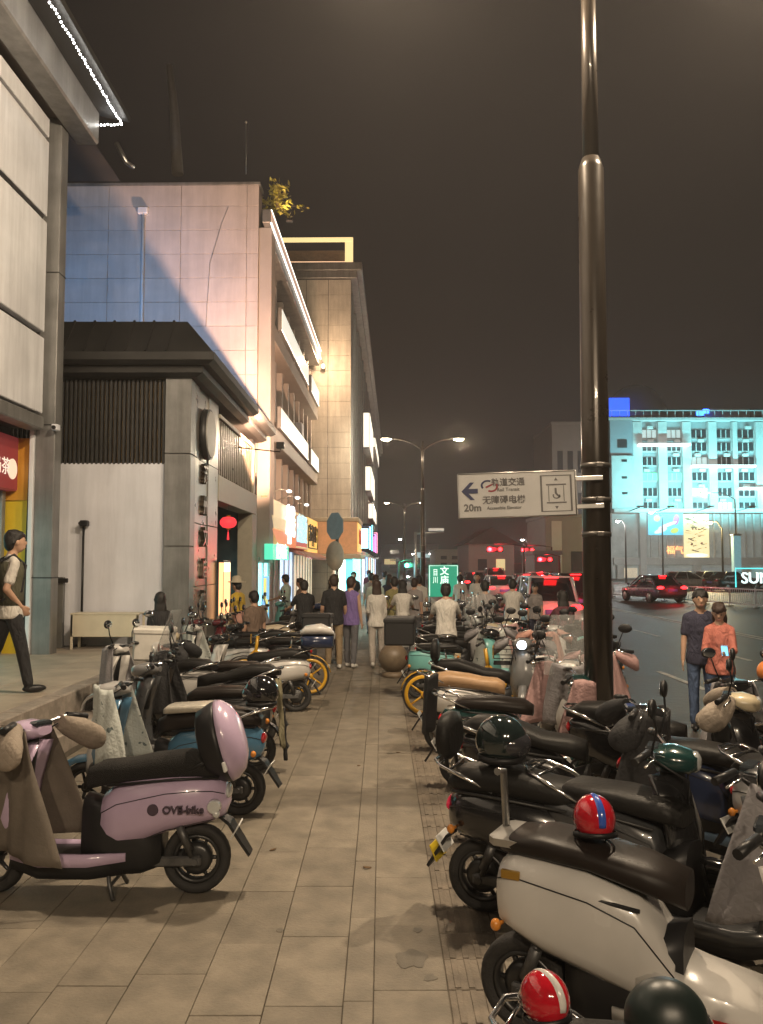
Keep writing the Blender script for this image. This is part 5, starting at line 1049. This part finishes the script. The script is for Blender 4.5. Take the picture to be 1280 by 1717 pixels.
# ================================================================ cars
TAILG = glow('tail light lit', (1, .012, .015), 9); HEADG = glow('head light lit', (1, .97, .9), 40); WIN = mat('car glass', (.02, .022, .025), .06, spec=.9)
def car(label, loc, rz, paintm, suv=False, tails=True, heads=False, name='car', group='cars on the road', sign=False):
    """front towards +x"""
    t = empty(name, loc, rz, label, 'car', group)
    hz = 1.0 if suv else .92; top = 1.72 if suv else 1.46
    prof = [(-2.25, .38, .7, .8), (-2.2, .3, .95, .86), (-1.9, .26, hz + .02, .9), (-1.0, .24, hz + .03, .91), (0, .23, hz, .91), (.9, .24, hz - .02, .9), (1.5, .26, hz - .1, .88), (2.05, .3, hz - .2, .8), (2.25, .38, .66, .66)]
    MB().rings([superring(x, hw, a, b, 4.5, 20) for x, a, b, hw in prof]).build('body', paintm, t)
    cab = [(-2.0 if suv else -1.75, hz - .05, .74), (-1.75 if suv else -1.15, top - .02, .62), (-.6, top, .64), (.1, top - .03, .63), (1.05, hz - .06, .75)]
    rg = []
    for k, (x, z, hw) in enumerate(cab): rg.append(superring(x, hw, hz - .12, max(z, hz - .1), 4, 18))
    g_ = MB().rings(rg).build('greenhouse', WIN, t)
    rf = [(cab[1][0] - .04, .62), (cab[1][0] + .25, .64), (-.4, .65), (.1, .64), (.25, .6)]
    MB().rings([[(x, -hw, top - .035), (x, hw, top - .035), (x, hw * .9, top + .012), (x, -hw * .9, top + .012)] for x, hw in rf], True, True).build('roof', paintm, t)
    for s in (-1, 1):
        for pa, pb, pr in (((1.08, s * .74, hz - .03), (.15, s * .63, top - .02), .035), ((-.35, s * .74, hz - .02), (-.4, s * .64, top - .02), .03), ((cab[0][0], s * .74, hz - .03), (cab[1][0], s * .62, top - .03), .05)): MB().tube([pa, pb], pr, 6).build('pillar', paintm, t)
        MB().ell((.85, s * .98, hz + .05), (.07, .1, .07), 10, 6).build('wing_mirror', paintm, t)
        MB().ell((-2.2, s * .66, .82), (.06, .2, .09), 12, 8).build('tail_light', TAILG if tails else TAILR, t)
        MB().ell((2.1, s * .6, .68), (.08, .16, .07), 12, 8).build('headlight', HEADG if heads else CLEAR, t)
        for x in (-1.35, 1.4):
            w_ = MB().lathe([(.2, -.1), (.3, -.11), (.325, -.07), (.325, .07), (.3, .11), (.2, .1), (.2, -.1)], (0, 0, 0), 'y', 24).build('wheel', RUB, t, (x, s * .83, .325)); MB().lathe([(.01, -.09), (.2, -.1), (.2, .1), (.01, .09)], (0, 0, 0), 'y', 16, True).build('rim', RIMS, w_)
    MB().box((-2.29, -.27, .62), (-2.24, .27, .76), .006).build('number_plate', mat('plate blue', (.05, .12, .4), .4), t); MB().box((-2.27, -.75, .3), (-2.12, .75, .48), .03).build('bumper', BLACK, t)
    if tails: MB().box((cab[1][0] - .12, -.2, top - .05), (cab[1][0] - .02, .2, top - .02), .005).build('brake_light', TAILG, t)
    if tails: lamp('tail_glow', 'POINT', (-2.5, 0, .8), 18, (1, .02, .03), .3, t)
    if sign: MB().box((-.6, -.3, top + .01), (-.4, .3, top + .15), .02).build('roof_sign', glow('taxi sign', (.3, 1, .5), 3), t)
    return t
WH = paint('white car paint', (.7, .7, .7)); BK = paint('black car paint', (.02, .02, .022)); SV = paint('silver car paint', (.42, .43, .45), .3); PK = paint('plum car paint', (.1, .05, .08)); GY = paint('grey car paint', (.15, .16, .17))
Zr = -.13
car('dark sedan with red tail lights driving past the barrier fence', (15.0, 46.5, Zr), R(100), PK)
car('white estate car with dark rear window waiting behind the riders', (5.1, 27, Zr), R(90), WH, True)
car('black car with lit tail lights right of the white estate car', (7.4, 34, Zr), R(92), BK, True)
car('silver car with bright tail lights ahead of the white estate car', (6.4, 46, Zr), R(91), SV)
car('grey car queueing with tail lights under the red signals', (8.8, 52, Zr), R(90), GY)
car('small black car farthest in the queue of tail lights', (6.6, 60, Zr), R(90), BK)
car('white car farthest right in the queue of tail lights', (11.5, 62, Zr), R(90), WH)
car('oncoming car with bright headlights left of the green road sign', (3.4, 90, Zr), R(-90), GY, False, False, True)
car('maroon car in the queue between the silver and the grey car', (7.6, 43, Zr), R(90), PK)
car('white car with lit tail lights beside the kerb far ahead', (4.3, 56, Zr), R(91), WH)
car('grey estate car in the middle of the far queue', (9.3, 70, Zr), R(90), GY, True)
for k, (x, Y, m, lb) in enumerate(((1148, 66, WH, 'white parked car nearest the dark sedan beyond the fence'), (1192, 68, SV, 'silver parked car second from the dark sedan beyond the fence'), (1228, 64, BK, 'black parked car beside the neon letters beyond the fence'))):
    car(lb, (X_(x, Y), Y, Zr), R(20), m, False, False, False, 'parked_car', 'cars parked beyond the fence')
# ================================================================ parked scooters, left row (fronts to the buildings)
def at(w, h):                                   # root from the rear wheel's ground point and heading
    return (w[0] + .62 * math.cos(h), w[1] + .62 * math.sin(h), 0)
LILAC = paint('lilac paint', (.56, .43, .6), .25); BLUEP = paint('steel blue paint', (.08, .2, .32), .25); SILV = paint('silver grey paint', (.42, .41, .4), .3); CHAR = paint('charcoal paint', (.05, .052, .055), .3); BLKP = paint('gloss black paint', (.014, .014, .015), .18); WHP = paint('white scooter paint', (.6, .58, .55), .25); GRNP = paint('dark green paint', (.012, .045, .042), .2); MARP = paint('maroon paint', (.13, .02, .025), .25); CRP = paint('cream paint', (.55, .47, .32), .3); TEALP = paint('teal paint', (.15, .4, .38), .35); NAVP = paint('navy paint', (.02, .03, .07), .22); PNKP = paint('salmon pink paint', (.6, .3, .24), .3); GRYP = paint('mid grey paint', (.17, .17, .17), .3)
Q_TAN = quilt_mat('tan apron', (.3, .25, .2)); Q_DRK = mat('grey brown apron cloth', (.15, .125, .1), .85, var=.15, scale=5, bump=.2, dirt=.2); Q_WHT = quilt_mat('white printed apron', (.5, .53, .5), (.12, .15, .15)); Q_PNK = quilt_mat('dusty pink apron', (.42, .26, .25)); Q_BLK = quilt_mat('black apron', (.02, .02, .022)); Q_SAL = quilt_mat('salmon apron', (.55, .3, .24)); Q_GRY = quilt_mat('grey apron', (.25, .24, .25))
PI = math.pi
h = PI + .03; l1 = scooter('lilac scooter with furry black seat and round lilac tail box', at(G(330, 1496), h), h, LILAC, SEATF, 'retro', box='dome', boxmat=LILAC, apron=Q_DRK, mits=Q_TAN, steer=-.35, rack=BLACK, letters='OVE-bike', mirrors=False, apd=.12, tail=CLEAR, sig=CLEAR, plate=PLATEW, lean=.05)
MB().cyl((-.385, .19, .53), (-.385, .2, .53), .035, .03, 16).build('badge', mat('badge dark', (.06, .04, .06), .4), l1); MB().cyl((-.74, .15, .54), (-.74, .185, .54), .045, .035, 16).build('round_lamp', CLEAR, l1)
h = PI - .05; l2 = scooter('blue tailed scooter with white printed wind apron and silver leg shield', at(G(402, 1366), h), h, BLUEP, SEATBR, 'retro', trim=SILV, apron=Q_WHT, rack=True, lean=.05, dash=BLACK, steer=.15, mirrors=False)
MB().rings([superring(x, hw, a, b, 3.5, 14) for x, a, b, hw in ((.62, .3, .5, .06), (.58, .35, .75, .12), (.5, .45, .95, .13), (.44, .8, 1.0, .1))]).build('front_fairing', SILV, l2)
MB().rings([superring(x, hw, a, b, 4, 14) for x, a, b, hw in ((-.45, .82, .86, .15), (-.42, .82, .885, .17), (-.05, .79, .865, .16), (-.02, .79, .84, .14))]).build('seat_cover', mat('silver seat cover', (.5, .47, .4), .35, .3, var=.3, scale=8), l2)
helmet('gloss black round helmet on the rack of the blue scooter', l2.matrix_basis @ Vector((-.78, 0, .84)), PI, mat('helmet gloss black', (.012, .012, .013), .08, coat=1), None, True)
h = PI + .02; l3 = scooter('charcoal scooter with chrome tail rail and rolled raincoat hanging behind', at((-1.22, 8.15), h), h, CHAR, SEATBR, 'box', trim=GRYP, rack=True, mirrors=False, lean=.04)
OLV = fabric('olive raincoat', (.2, .18, .11))
cloth_sheet(lambda u, v: (-.86 - .05 * v + .02 * math.sin(7 * v + 3 * u), .12 + (.06 - .02 * v) * u + .02 * math.sin(9 * v), .88 - .62 * v + .02 * math.sin(4 * u)), 8, 16, .015).build('raincoat', OLV, l3)
cloth_sheet(lambda u, v: (-.9 - .03 * v + .015 * math.sin(9 * v + 5 * u), .06 + (.05 - .02 * v) * u, .62 - .5 * v), 8, 10, .012).build('rain_trousers', mat('black nylon', (.015, .015, .016), .6), l3)
h = PI - .03; scooter('black scooter with tall clear windscreen and round mirrors', at((-1.35, 9.25), h), h, BLKP, SEATB, 'sport', screen=True, apron=Q_BLK, mirrors=True, steer=.3)
h = PI + .04; scooter('white scooter with black and white tail case beside the path', at(G(497, 1193), h), h, WHP, SEATB, 'retro', trim=BLKP, box='case', boxmat=WHP, boxmat2=NAVP, rim=RIMB, lean=.06)
h = PI; scooter('grey scooter with large black cargo bag on its footboard', at((-1.5, 10.2), h), h, GRYP, SEATBR, 'box', trim=CHAR, mits=Q_BLK, apron=Q_SAL)
YEL = paint('yellow bike paint', (.62, .34, .02), .35, .3)
bicycle('yellow shared bicycle on the building side of the path', (G(520, 1167).x - .5, G(520, 1167).y, 0), PI + .1, YEL, number='86')
h = PI - .06; scooter('black delivery scooter with big black crate beside the yellow bicycle', at((-1.3, 13.4), h), h, BLKP, SEATB, 'box', box='crate', boxmat=mat('black crate', (.015, .015, .016), .6))
h = PI + .05; scooter('maroon scooter parked behind the black delivery crate', at((-1.75, 14.6), h), h, MARP, SEATB, 'retro')
h = PI; scooter('cream scooter with pale seat behind the maroon one', at((-1.9, 15.8), h), h, CRP, mat('pale seat', (.5, .42, .3), .5), 'retro', screen=False)
h = PI - .1; scooter('navy scooter fourth behind the yellow bicycle on the left', at((-1.6, 17.6), h), h, NAVP, SEATB, 'sport', box='case')
h = PI + .1; scooter('silver scooter standing before the lit shops', at((-1.7, 19.4), h), h, SILV, SEATB, 'retro', apron=Q_GRY)
h = PI; scooter('teal scooter farthest along the left row by the shops', at((-1.5, 21.2), h), h, TEALP, SEATB, 'box')
h = PI / 2 + .1; w_ = scooter('cream scooter with large white cargo crate near the cream counter', (-2.95, 11.4, 0), h, CRP, SEATB, 'box', box='crate', boxmat=mat('white foam crate', (.62, .6, .55), .6), mirrors=True)
# ================================================================ parked scooters, right row (fronts to the road)
D = R(-27); r0 = scooter('dark green scooter cut by the lower picture edge carrying two helmets', (1.06, 2.0, 0), D, GRNP, SEATB, 'retro', rack=True, mirrors=False, scale=.93)
helmet('dark green black helmet on the seat at the lower picture edge', r0.matrix_basis @ Vector((-.42, 0, .83)), D + .4, mat('helmet worn green black', (.014, .024, .022), .4, var=.3, dirt=.3), None, True, .1, .74)
helmet('red and white helmet on the rack at the lower picture edge', r0.matrix_basis @ Vector((-.74, .02, .83)), D + 2.6, mat('red helmet paint', (.45, .01, .02), .12, coat=1), mat('white band', (.6, .58, .55), .2, coat=.5), True, .2, .52)
D = R(-30); r1 = scooter('white scooter with silver grab rail and brown black seat in front', at(G(886, 1728), D), D, WHP, SEATBR, 'short', trim=WHP, rack=False, plate=None, lean=.03, flap=False)
MB().tube([(-.72, .05, .80), (-.73, .05, 1.08), (-.73, -.02, 1.09)], .017, 8).build('rack_upright', STEEL, r1)
MB().rings([[(x, -hw, z), (x, hw, z), (x, hw, z + .03), (x, -hw, z + .03)] for x, hw, z in ((-.74, .1, .81), (-.71, .13, .81), (-.58, .13, .81), (-.54, .1, .81))], True, False).build('luggage_plate', STEEL, r1)
MB().rings([superring(x, hw, a, b, 5, 12) for x, a, b, hw in ((-.12, .26, .5, .165), (.1, .23, .44, .17), (.35, .22, .4, .16))]).build('side_skirt', WHP, r1); MB().box((-.1, -.18, .3), (.25, -.172, .34), .002).build('red_stripe', mat('red stripe', (.5, .02, .02), .35), r1)
MB().box((-.66, -.178, .70), (-.58, -.16, .735), .003).build('gold_badge', mat('gold badge', (.5, .3, .06), .3, .8), r1)
helmet('red helmet with blue and white band on the white front scooter', r1.matrix_basis @ Vector((-.3, -.03, .87)), D + 2.2, mat('red helmet paint', (.45, .01, .02), .12, coat=1), mat('blue band', (.04, .1, .45), .2, coat=.5), True, .15, .7)
D = R(-24); r2 = scooter('black scooter with red tail lamp and pale hanging plate by the path', at(G(812, 1526), D), D, BLKP, SEATB, 'retro', trim=GRNP, backrest=SEATB, rack=True, tail=mat('red reflector lens', (.55, .02, .06), .2, coat=.5, emit=(.6, .02, .06), es=.15))
xf(MB().box((-.004, -.08, -.05), (.004, .08, .05), .002), Matrix.Translation((-.9, 0, .31)) @ Matrix.Rotation(R(-25), 4, 'Y')).build('yellow_tag', mat('yellow tag', (.55, .4, .02), .4), r2)
helmet('black helmet hung on the black scooter behind the white one', r2.matrix_basis @ Vector((-.5, .0, .85)), D, mat('helmet green black', (.012, .02, .02), .12, coat=1), None, True, 0, 1.08)
D = R(-20); scooter('black scooter with black wind apron before the lamp pole', at((.82, 6.15), D), D, BLKP, SEATB, 'sport', apron=Q_BLK, mits=Q_BLK, screen=False, rack=True, steer=.2, mirrors=False)
D = R(-14); r3 = scooter('dark green scooter with dusty pink wind apron beside the lamp pole', at(G(775, 1320), D), D, GRNP, SEATBR, 'box', trim=GRNP, apron=Q_PNK, mits=None, mirrors=False, rim=RIMS, box=None, rack=True)
cloth_sheet(lambda u, v: (-.9 + .05 * math.sin(3 * u) - .03 * v, .05 + .13 * u, .98 - .5 * v + .02 * math.sin(6 * u + 4 * v)), 12, 10).build('hanging_bag', mat('black nylon', (.015, .015, .016), .6), r3)
D = R(-11); r4 = scooter('white scooter with tan seat and grey wheel beside the path', at(G(743, 1260), D), D, WHP, SEATT, 'retro', trim=WHP, rim=mat('grey wheel', (.25, .25, .24), .5, .2), apron=Q_PNK, rack=True, flap=True)
D = R(-10); scooter('black scooter between the tan seated one and the yellow bicycle', at((.82, 9.75), D), D, CHAR, SEATB, 'sport', rack=True, backrest=SEATB)
bicycle('yellow shared bicycle with number plate on the road side of the path', (G(712, 1204).x + .5, G(712, 1204).y, 0), R(-8), YEL, number='8620')
D = R(-6); scooter('black scooter with teal fender and black crate marked with a round sticker', at((.56, 12.5), D), D, TEALP, SEATB, 'box', box='crate', boxmat=mat('black crate', (.015, .015, .016), .6), trim=BLKP)
more = [(13.7, .75, CRP, 'retro', 'cream scooter next behind the black crate scooter', Q_GRY), (14.9, .9, BLKP, 'sport', 'black scooter with silver mirrors under the green road sign', None), (16.1, 1.0, SILV, 'retro', 'silver scooter third behind the black crate scooter', None), (17.4, 1.1, MARP, 'retro', 'maroon scooter on the road side near the riders', Q_SAL), (18.8, 1.1, NAVP, 'box', 'navy scooter on the road side beyond the maroon one', None), (20.3, 1.1, WHP, 'retro', 'white scooter far along the road side row', None), (22, 1.1, BLKP, 'box', 'black boxy scooter at the far end of the road side row', None)]
for y, x, m, sh, lb, ap in more: D = R(rnd.uniform(-14, 6)); scooter(lb, at((x, y), D), D, m, SEATB, sh, apron=ap, steer=rnd.uniform(-.4, .4))
# roadside ones facing other ways
scooter('black scooter with pale pink hand covers facing the viewer behind the lamp pole', (2.55, 9.6, 0), R(248), BLKP, SEATB, 'retro', apron=Q_PNK, mits=Q_PNK, mirrors=True)
scooter('scooter with salmon wind apron beside the seated dark haired rider', (2.45, 12.6, 0), R(262), CHAR, SEATB, 'sport', apron=Q_SAL, mits=Q_SAL)
scooter('grey scooter facing the viewer left of the salmon apron one', (1.95, 11.2, 0), R(255), GRYP, SEATB, 'retro', mits=Q_GRY, lit=glow('mirror glint glow', (.8, .92, 1), 6))  # lit headlight added in place of a bright reflection in a mirror
sB = scooter('black scooter with orange helmet at the kerb in front of the couple', (3.25, 7.6, -.13), R(82), BLKP, SEATB, 'sport', rim=RIMS, apron=Q_GRY, steer=.3)
helmet('orange round helmet on the handlebar of the kerbside scooter', sB.matrix_basis @ Vector((.33, -.3, 1.03)), 0, mat('orange helmet', (.6, .2, .05), .3), None, False, 0, .8)
scooter('dark scooter with pale blue side panel at the lower right kerb', (2.35, 5.5, 0), R(-35), NAVP, SEATB, 'box', trim=paint('pale blue paint', (.25, .38, .55)), apron=Q_GRY, mirrors=True)
scooter('black sport scooter at the kerb between the pole and the lower right', (2.3, 6.5, 0), R(-25), BLKP, SEATB, 'sport', trim=CRP, mits=Q_TAN)

extra = [((2.05, 8.75), 248, WHP, 'retro', 'white scooter with clear windscreen facing the viewer right of the lamp pole', dict(screen=True, apron=Q_GRY)),
 ((1.72, 12.9), 262, WHP, 'retro', 'white scooter facing the viewer beside the salmon apron one', dict(apron=Q_WHT, mits=Q_GRY)),
 ((2.95, 11.5), 240, TEALP, 'sport', 'teal scooter at the kerb left of the couple', dict(apron=Q_BLK)),
 ((2.2, 14.3), 255, CRP, 'retro', 'cream scooter facing the viewer under the red signals', dict(apron=Q_PNK)),
 ((1.75, 15.6), 270, SILV, 'box', 'silver scooter facing the viewer behind the cream one', dict(screen=True)),
 ((2.95, 13.4), 235, WHP, 'sport', 'white sport scooter at the kerb beside the maroon shirted rider', dict()),
 ((1.55, 4.35), -40, CHAR, 'box', 'charcoal scooter wedged behind the white front scooter', dict(apron=Q_GRY, mirrors=False)),
 ((2.75, 4.7), -50, SILV, 'retro', 'silver scooter at the right picture edge', dict(apron=Q_BLK, mits=Q_BLK)),
 ((-2.55, 13.2), 172, WHP, 'retro', 'white scooter in the second row near the station corner', dict(apron=Q_WHT)),
 ((-2.75, 14.5), 185, MARP, 'box', 'maroon boxy scooter in the second row near the station corner', dict(screen=True)),
 ((-2.75, 9.9), 165, WHP, 'sport', 'white sport scooter in the second row before the cream counter', dict(apron=Q_GRY)),
 ((-2.5, 16.6), 178, CRP, 'retro', 'cream scooter in the second row by the station doorway', dict(mits=Q_SAL))]
for (x, y), a_, m, sh, lb, kw in extra: scooter(lb, (x, y, 0), R(a_), m, SEATB, sh, **kw)
# ================================================================ people
OLIVE = fabric('olive vest', (.075, .072, .045)); WHITE = fabric('white cotton', (.6, .57, .52)); BLKC = fabric('black cotton', (.02, .02, .022)); KHAKI = fabric('khaki trousers', (.3, .22, .13)); PURP = fabric('purple shirt', (.19, .13, .34)); GREYT = fabric('grey trousers', (.12, .12, .13)); PALEG = fabric('pale grey trousers', (.4, .36, .32)); CORAL = fabric('coral top', (.46, .15, .11)); NAVC = fabric('navy cotton', (.03, .03, .055)); DENIM = fabric('blue denim', (.05, .08, .15)); GREYC = fabric('grey cotton', (.3, .27, .26)); BROWN = fabric('brown cotton', (.16, .11, .08)); MINT = fabric('pale green cotton', (.45, .55, .48)); MARC = fabric('maroon cotton', (.1, .03, .04)); OLV2 = fabric('olive shirt', (.25, .22, .09)); YELC = fabric('yellow cotton', (.6, .4, .05)); WSH = mat('white shoes', (.6, .58, .54), .6)
p = G(14, 1162, .5)
t, hd, TT = person('man in olive vest over white shirt with backpack walking on the terrace', (p.x, p.y, .5), R(-55), WHITE, BLKC, height=1.86, arms=((-.1, .5), (-.3, 1.0, .12, .3)), legs=((-.26, .3), (.24, .04)), vx=.013)
v = MB(); v.rings([[TT(((rx + .022) * math.cos(a), (ry + .022) * math.sin(a), z)) for a in (2 * PI * q / 20 for q in range(20))] for z, rx, ry in ((.0, .16, .115), (.14, .145, .105), (.26, .155, .113), (.37, .17, .12), (.46, .14, .1))], False); v = v.build('vest', OLIVE, t); v.modifiers.new('thick', 'SOLIDIFY').thickness = .006
bpk = t and empty('backpack', (0, 0, 0), 0, 'black backpack with red side pocket carried by the walking man', 'backpack'); bpk.matrix_basis = t.matrix_basis.copy()
xf(MB().rings([[TT((hw * math.cos(a) * (1 if abs(math.cos(a)) < .9 else 1), -.19 + .075 * math.sin(a), z)) for a in (2 * PI * q / 16 for q in range(16))] for z, hw in ((-.02, .08), (0, .13), (.2, .15), (.4, .14), (.47, .08))]), Matrix()).build('pack', BLKC, bpk)
for s in (-1, 1): MB().tube([TT((s * .1, -.13, .46)), TT((s * .105, .0, .535)), TT((s * .11, .12, .42)), TT((s * .13, .08, .15)), TT((s * .12, -.12, .05))], .016, 6).build('strap', BLKC, bpk)
MB().ell(TT((.14, -.19, .08)), (.035, .06, .1), 10, 8).build('side_pocket', mat('red nylon', (.3, .03, .03), .6), bpk)
p = G(560, 1121); person('man in black polo and khaki trousers seen from behind on the path', p, R(8), BLKC, KHAKI, height=1.74, arms=((.1, .5, .2, .1), (.15, .3, .18)), legs=((.02, 0), (-.05, .02)), shoes=WSH, vx=.014, hair=HAIRB)
p = G(588, 1119); person('man in purple sleeveless shirt and grey trousers on the path', p, R(-25), PURP, GREYT, height=1.7, sleeve='none', arms=((.0, .1), (.05, .15)), legs=((.1, .05), (-.08, .05)), shoes=WSH, vx=.014, hair=HAIRB)
p = G(632, 1119); person('long haired woman in white blouse and pale trousers on the path', p, R(5), WHITE, PALEG, hair=HAIRB, height=1.64, female=True, sleeve='long', long_hair=True, arms=((.2, .7, .12, .2), (.1, .4)), legs=((-.1, .35), (.12, 0)), shoes=WSH, vx=.014)
# couple at the kerb
hp = person('man in dark T-shirt standing behind the woman in coral top', (4.12, 10.85, Zr), R(165), NAVC, DENIM, height=1.75, arms=((.05, .1), (.0, .12, .14)), legs=((0, 0), (.05, .03)), vx=.014, group='couple at the kerb', head_down=.15)
t, hd, TT = person('woman in coral top looking at a glowing phone at the kerb', (4.19, 10.42, Zr), R(155), CORAL, DENIM, hair=HAIRB, height=1.6, female=True, sleeve='long', long_hair=True, arms=((.35, 1.2, .12, .35), (.3, 1.2, .15, .4)), legs=((0, 0), (.04, .02)), vx=.014, group='couple at the kerb', head_down=.5)
ph = empty('phone', hd[0], R(150), 'phone with glowing blue screen held by the woman in coral', 'phone'); ph.rotation_euler = (R(-35), 0, R(150)); MB().box((-.04, -.005, -.03), (.04, .005, .12), .004).build('case', BLACK, ph); MB().box((-.036, -.0075, -.026), (.036, -.0055, .116)).build('screen', glow('phone screen', (.25, .7, 1), 3), ph); MB().box((-.036, .0055, -.026), (.036, .0075, .116)).build('back', glow('phone reflection', (.25, .7, 1), 1.2), ph)
# riders and others further up
def rider(label, x, Y, hd_, top, bottom, m, slabel, z=0, hair=HAIR, female=False, lh=False, lit=None, box=None, far=False):
    scooter(slabel, (x, Y, z), R(hd_), m, SEATB, 'retro', stand=False, lean=0, box=box, lit=lit, group='scooters being ridden')
    c, s_ = math.cos(R(hd_)), math.sin(R(hd_))
    return person(label, (x - .28 * c, Y - .28 * s_, z), R(hd_ - 90), top, bottom, hair, 'sit', 1.68, female, ((.75, .55, .25), (.75, .55, .25)), long_hair=lh, seat_z=.80, lean=.12, legs=((1.15, 1.25), (1.15, 1.25)), vx=.02 if not far else .03, group='scooter riders')
rider('rider in white T-shirt seen from behind beside the black crate', 1.08, 14.2, 88, WHITE, GREYT, BLKP, 'black scooter ridden by the white shirted rider beside the crate')
rider('dark haired woman rider in white left of the green road sign', .42, 17.2, 92, WHITE, NAVC, CRP, 'cream scooter ridden by the woman in white', lh=True, female=True)
rider('rider in grey shirt under the red traffic lights', 2.05, 16.6, 84, GREYC, NAVC, GRYP, 'grey scooter ridden by the grey shirted rider')
rider('rider in white shirt in front of the white estate car', 2.85, 18.2, 80, WHITE, NAVC, NAVP, 'navy scooter ridden in front of the white estate car')
rider('rider in maroon shirt beside the near lamp pole', 3.1, 14.6, 95, MARC, BLKC, MARP, 'maroon scooter ridden beside the near lamp pole', Zr, lh=True, female=True)
rider('oncoming rider with cyan white headlight right of the green road sign', 4.7, 50, -90, BLKC, BLKC, BLKP, 'oncoming scooter with bright cyan white headlight', Zr, lit=glow('cyan white headlight', (.6, .95, 1), 150), far=True)
rider('man in dark shirt sitting on a scooter by the lit shops', -1.62, 17.0, 110, BLKC, BLKC, SILV, 'silver scooter under the dark shirted man by the shops')
person('person in olive shirt between the white blouse and the green sign', (.28, 18.2, 0), R(20), OLV2, GREYT, height=1.66, vx=.02)
person('small figure in pale clothes standing before the white estate car', (3.75, 20.5, Zr), R(170), GREYC, NAVC, height=1.6, female=True, vx=.022)
person('slim person in pale green by the cyan shop window', (-2.5, 22.0, 0), R(60), MINT, NAVC, height=1.66, vx=.022, female=True, arms=((.4, .9), (.1, .3)))
person('man in brown shirt sitting near the station doorway', (-2.3, 15.2, 0), R(40), BROWN, GREYT, pose='sit', height=1.7, seat_z=.62, vx=.02)
t, hd, TT = person('person in yellow top wearing a pale sun hat near the doorway', (-2.95, 17.2, 0), R(60), YELC, BLKC, height=1.62, vx=.02)
ht = empty('sun_hat', t.matrix_basis @ TT((0, .03, .76)), 0, 'pale woven sun hat worn by the person in yellow', 'hat'); MB().lathe([(.19, -.02), (.18, -.005), (.1, .01), (.095, .09), (.06, .115), (.005, .12)], (0, 0, 0), 'z', 20).build('brim_and_crown', mat('straw', (.5, .44, .33), .8), ht)
person('dark haired person sitting behind the white cargo crate', (-3.4, 12.9, .25), R(20), BLKC, BLKC, pose='sit', height=1.65, seat_z=.45, vx=.02, long_hair=True, female=True)
for k, (x, Y, a, c, lb, fm) in enumerate(((-1.15, 19.5, 30, WHITE, 'pedestrian in white left of the man in black polo', True), (.75, 19.2, -20, GREYC, 'pedestrian in grey close behind the woman rider', False), (.95, 21.2, 10, WHITE, 'pedestrian in white just left of the green road sign', False), (-.15, 20.4, 0, MINT, 'pedestrian in pale green between the purple shirt and the white blouse', False), (2.55, 22.4, 175, WHITE, 'pedestrian in white facing the viewer below the red signals', True), (-2.0, 20.8, 70, BROWN, 'pedestrian in brown looking into the lit shops', False), (2.3, 24.5, 15, WHITE, 'pedestrian in white beside the waiting cars', False), (.2, 23, -5, NAVC, 'pedestrian in navy left of the green road sign', True))):
    person(lb, (x, Y, 0), R(a), c, GREYT if k % 2 else NAVC, height=1.6 + .03 * (k % 5), female=fm, long_hair=fm, vx=.024, legs=((-.15 - .05 * (k % 3), .2), (.2, .05)), arms=((.2, .3 + .2 * (k % 3)), (-.2, .3)), group='pedestrians in the crowd at the end of the path', hair=HAIRB if k % 2 else HAIR)
for k, (x, Y, a, c, lb) in enumerate(((-.3, 24, 10, GREYC, 'grey shirted pedestrian beyond the path between the walkers'), (-.9, 27, 190, BLKC, 'pedestrian in black walking towards the viewer far down the path'), (.1, 29, -10, WHITE, 'pedestrian in white far down the path'), (-.5, 33, 15, MARC, 'pedestrian in maroon far down the path'))): person(lb, (x, Y, 0), R(a), c, NAVC, height=1.7, vx=.03, legs=((-.2, .2), (.25, .05)), group='pedestrians far down the path')
# ================================================================ stains and litter on the slabs
STN = mat('dark stain', (.11, .096, .074), .5, var=.3, scale=14)
def stain(px, py, r, seed):
    rr = random.Random(seed); c = G(px, py); a = [rr.uniform(.55, 1.1) for _ in range(26)]
    a = [(a[i - 1] + a[i] * 2 + a[(i + 1) % 26]) / 4 for i in range(26)]
    MB().prism([(c.x + r * a[i] * math.cos(i * PI / 13), c.y + r * 1.2 * a[i] * math.sin(i * PI / 13)) for i in range(26)], .0016, .0026).build('stain', STN, pv)
for px, py, r, sd in ((690, 1608, .1, 1), (722, 1640, .035, 2), (614, 1456, .02, 3), (655, 1262, .04, 4), (700, 1560, .03, 5), (470, 1560, .025, 6)): stain(px, py, r, sd)
for k, (px, py) in enumerate(((616, 1455), (602, 1284), (668, 1262), (458, 1425))):
    c = G(px, py); l_ = MB().ell((0, 0, .004), (.03, .018, .003), 8, 4).build('fallen_leaf', mat('dry leaf', (.12, .07, .03), .8), None, c); l_.rotation_euler = (.1, .1, k * 1.3)
    tag(l_, ['dry brown leaf lying near the middle seam of the path', 'small dry leaf farther up the path', 'pale scrap near the ribbed strip', 'dry leaf beside the lilac scooter shadow'][k], 'leaf', 'litter on the path')
HAZE = .0016
# ================================================================ night haze
hz = MB().box((-60, -40, -1.5), (110, 215, 26)).build('haze', None)
hm = bpy.data.materials.new('haze'); hm.use_nodes = True; hm.node_tree.nodes.remove(hm.node_tree.nodes['Principled BSDF'])
pvn = hm.node_tree.nodes.new('ShaderNodeVolumePrincipled'); pvn.inputs['Density'].default_value = HAZE; pvn.inputs['Color'].default_value = (.92, .88, .85, 1); pvn.inputs['Anisotropy'].default_value = .4
hm.node_tree.links.new(pvn.outputs[0], hm.node_tree.nodes['Material Output'].inputs['Volume']); hz.data.materials.append(hm); tag(hz, kind='stuff')
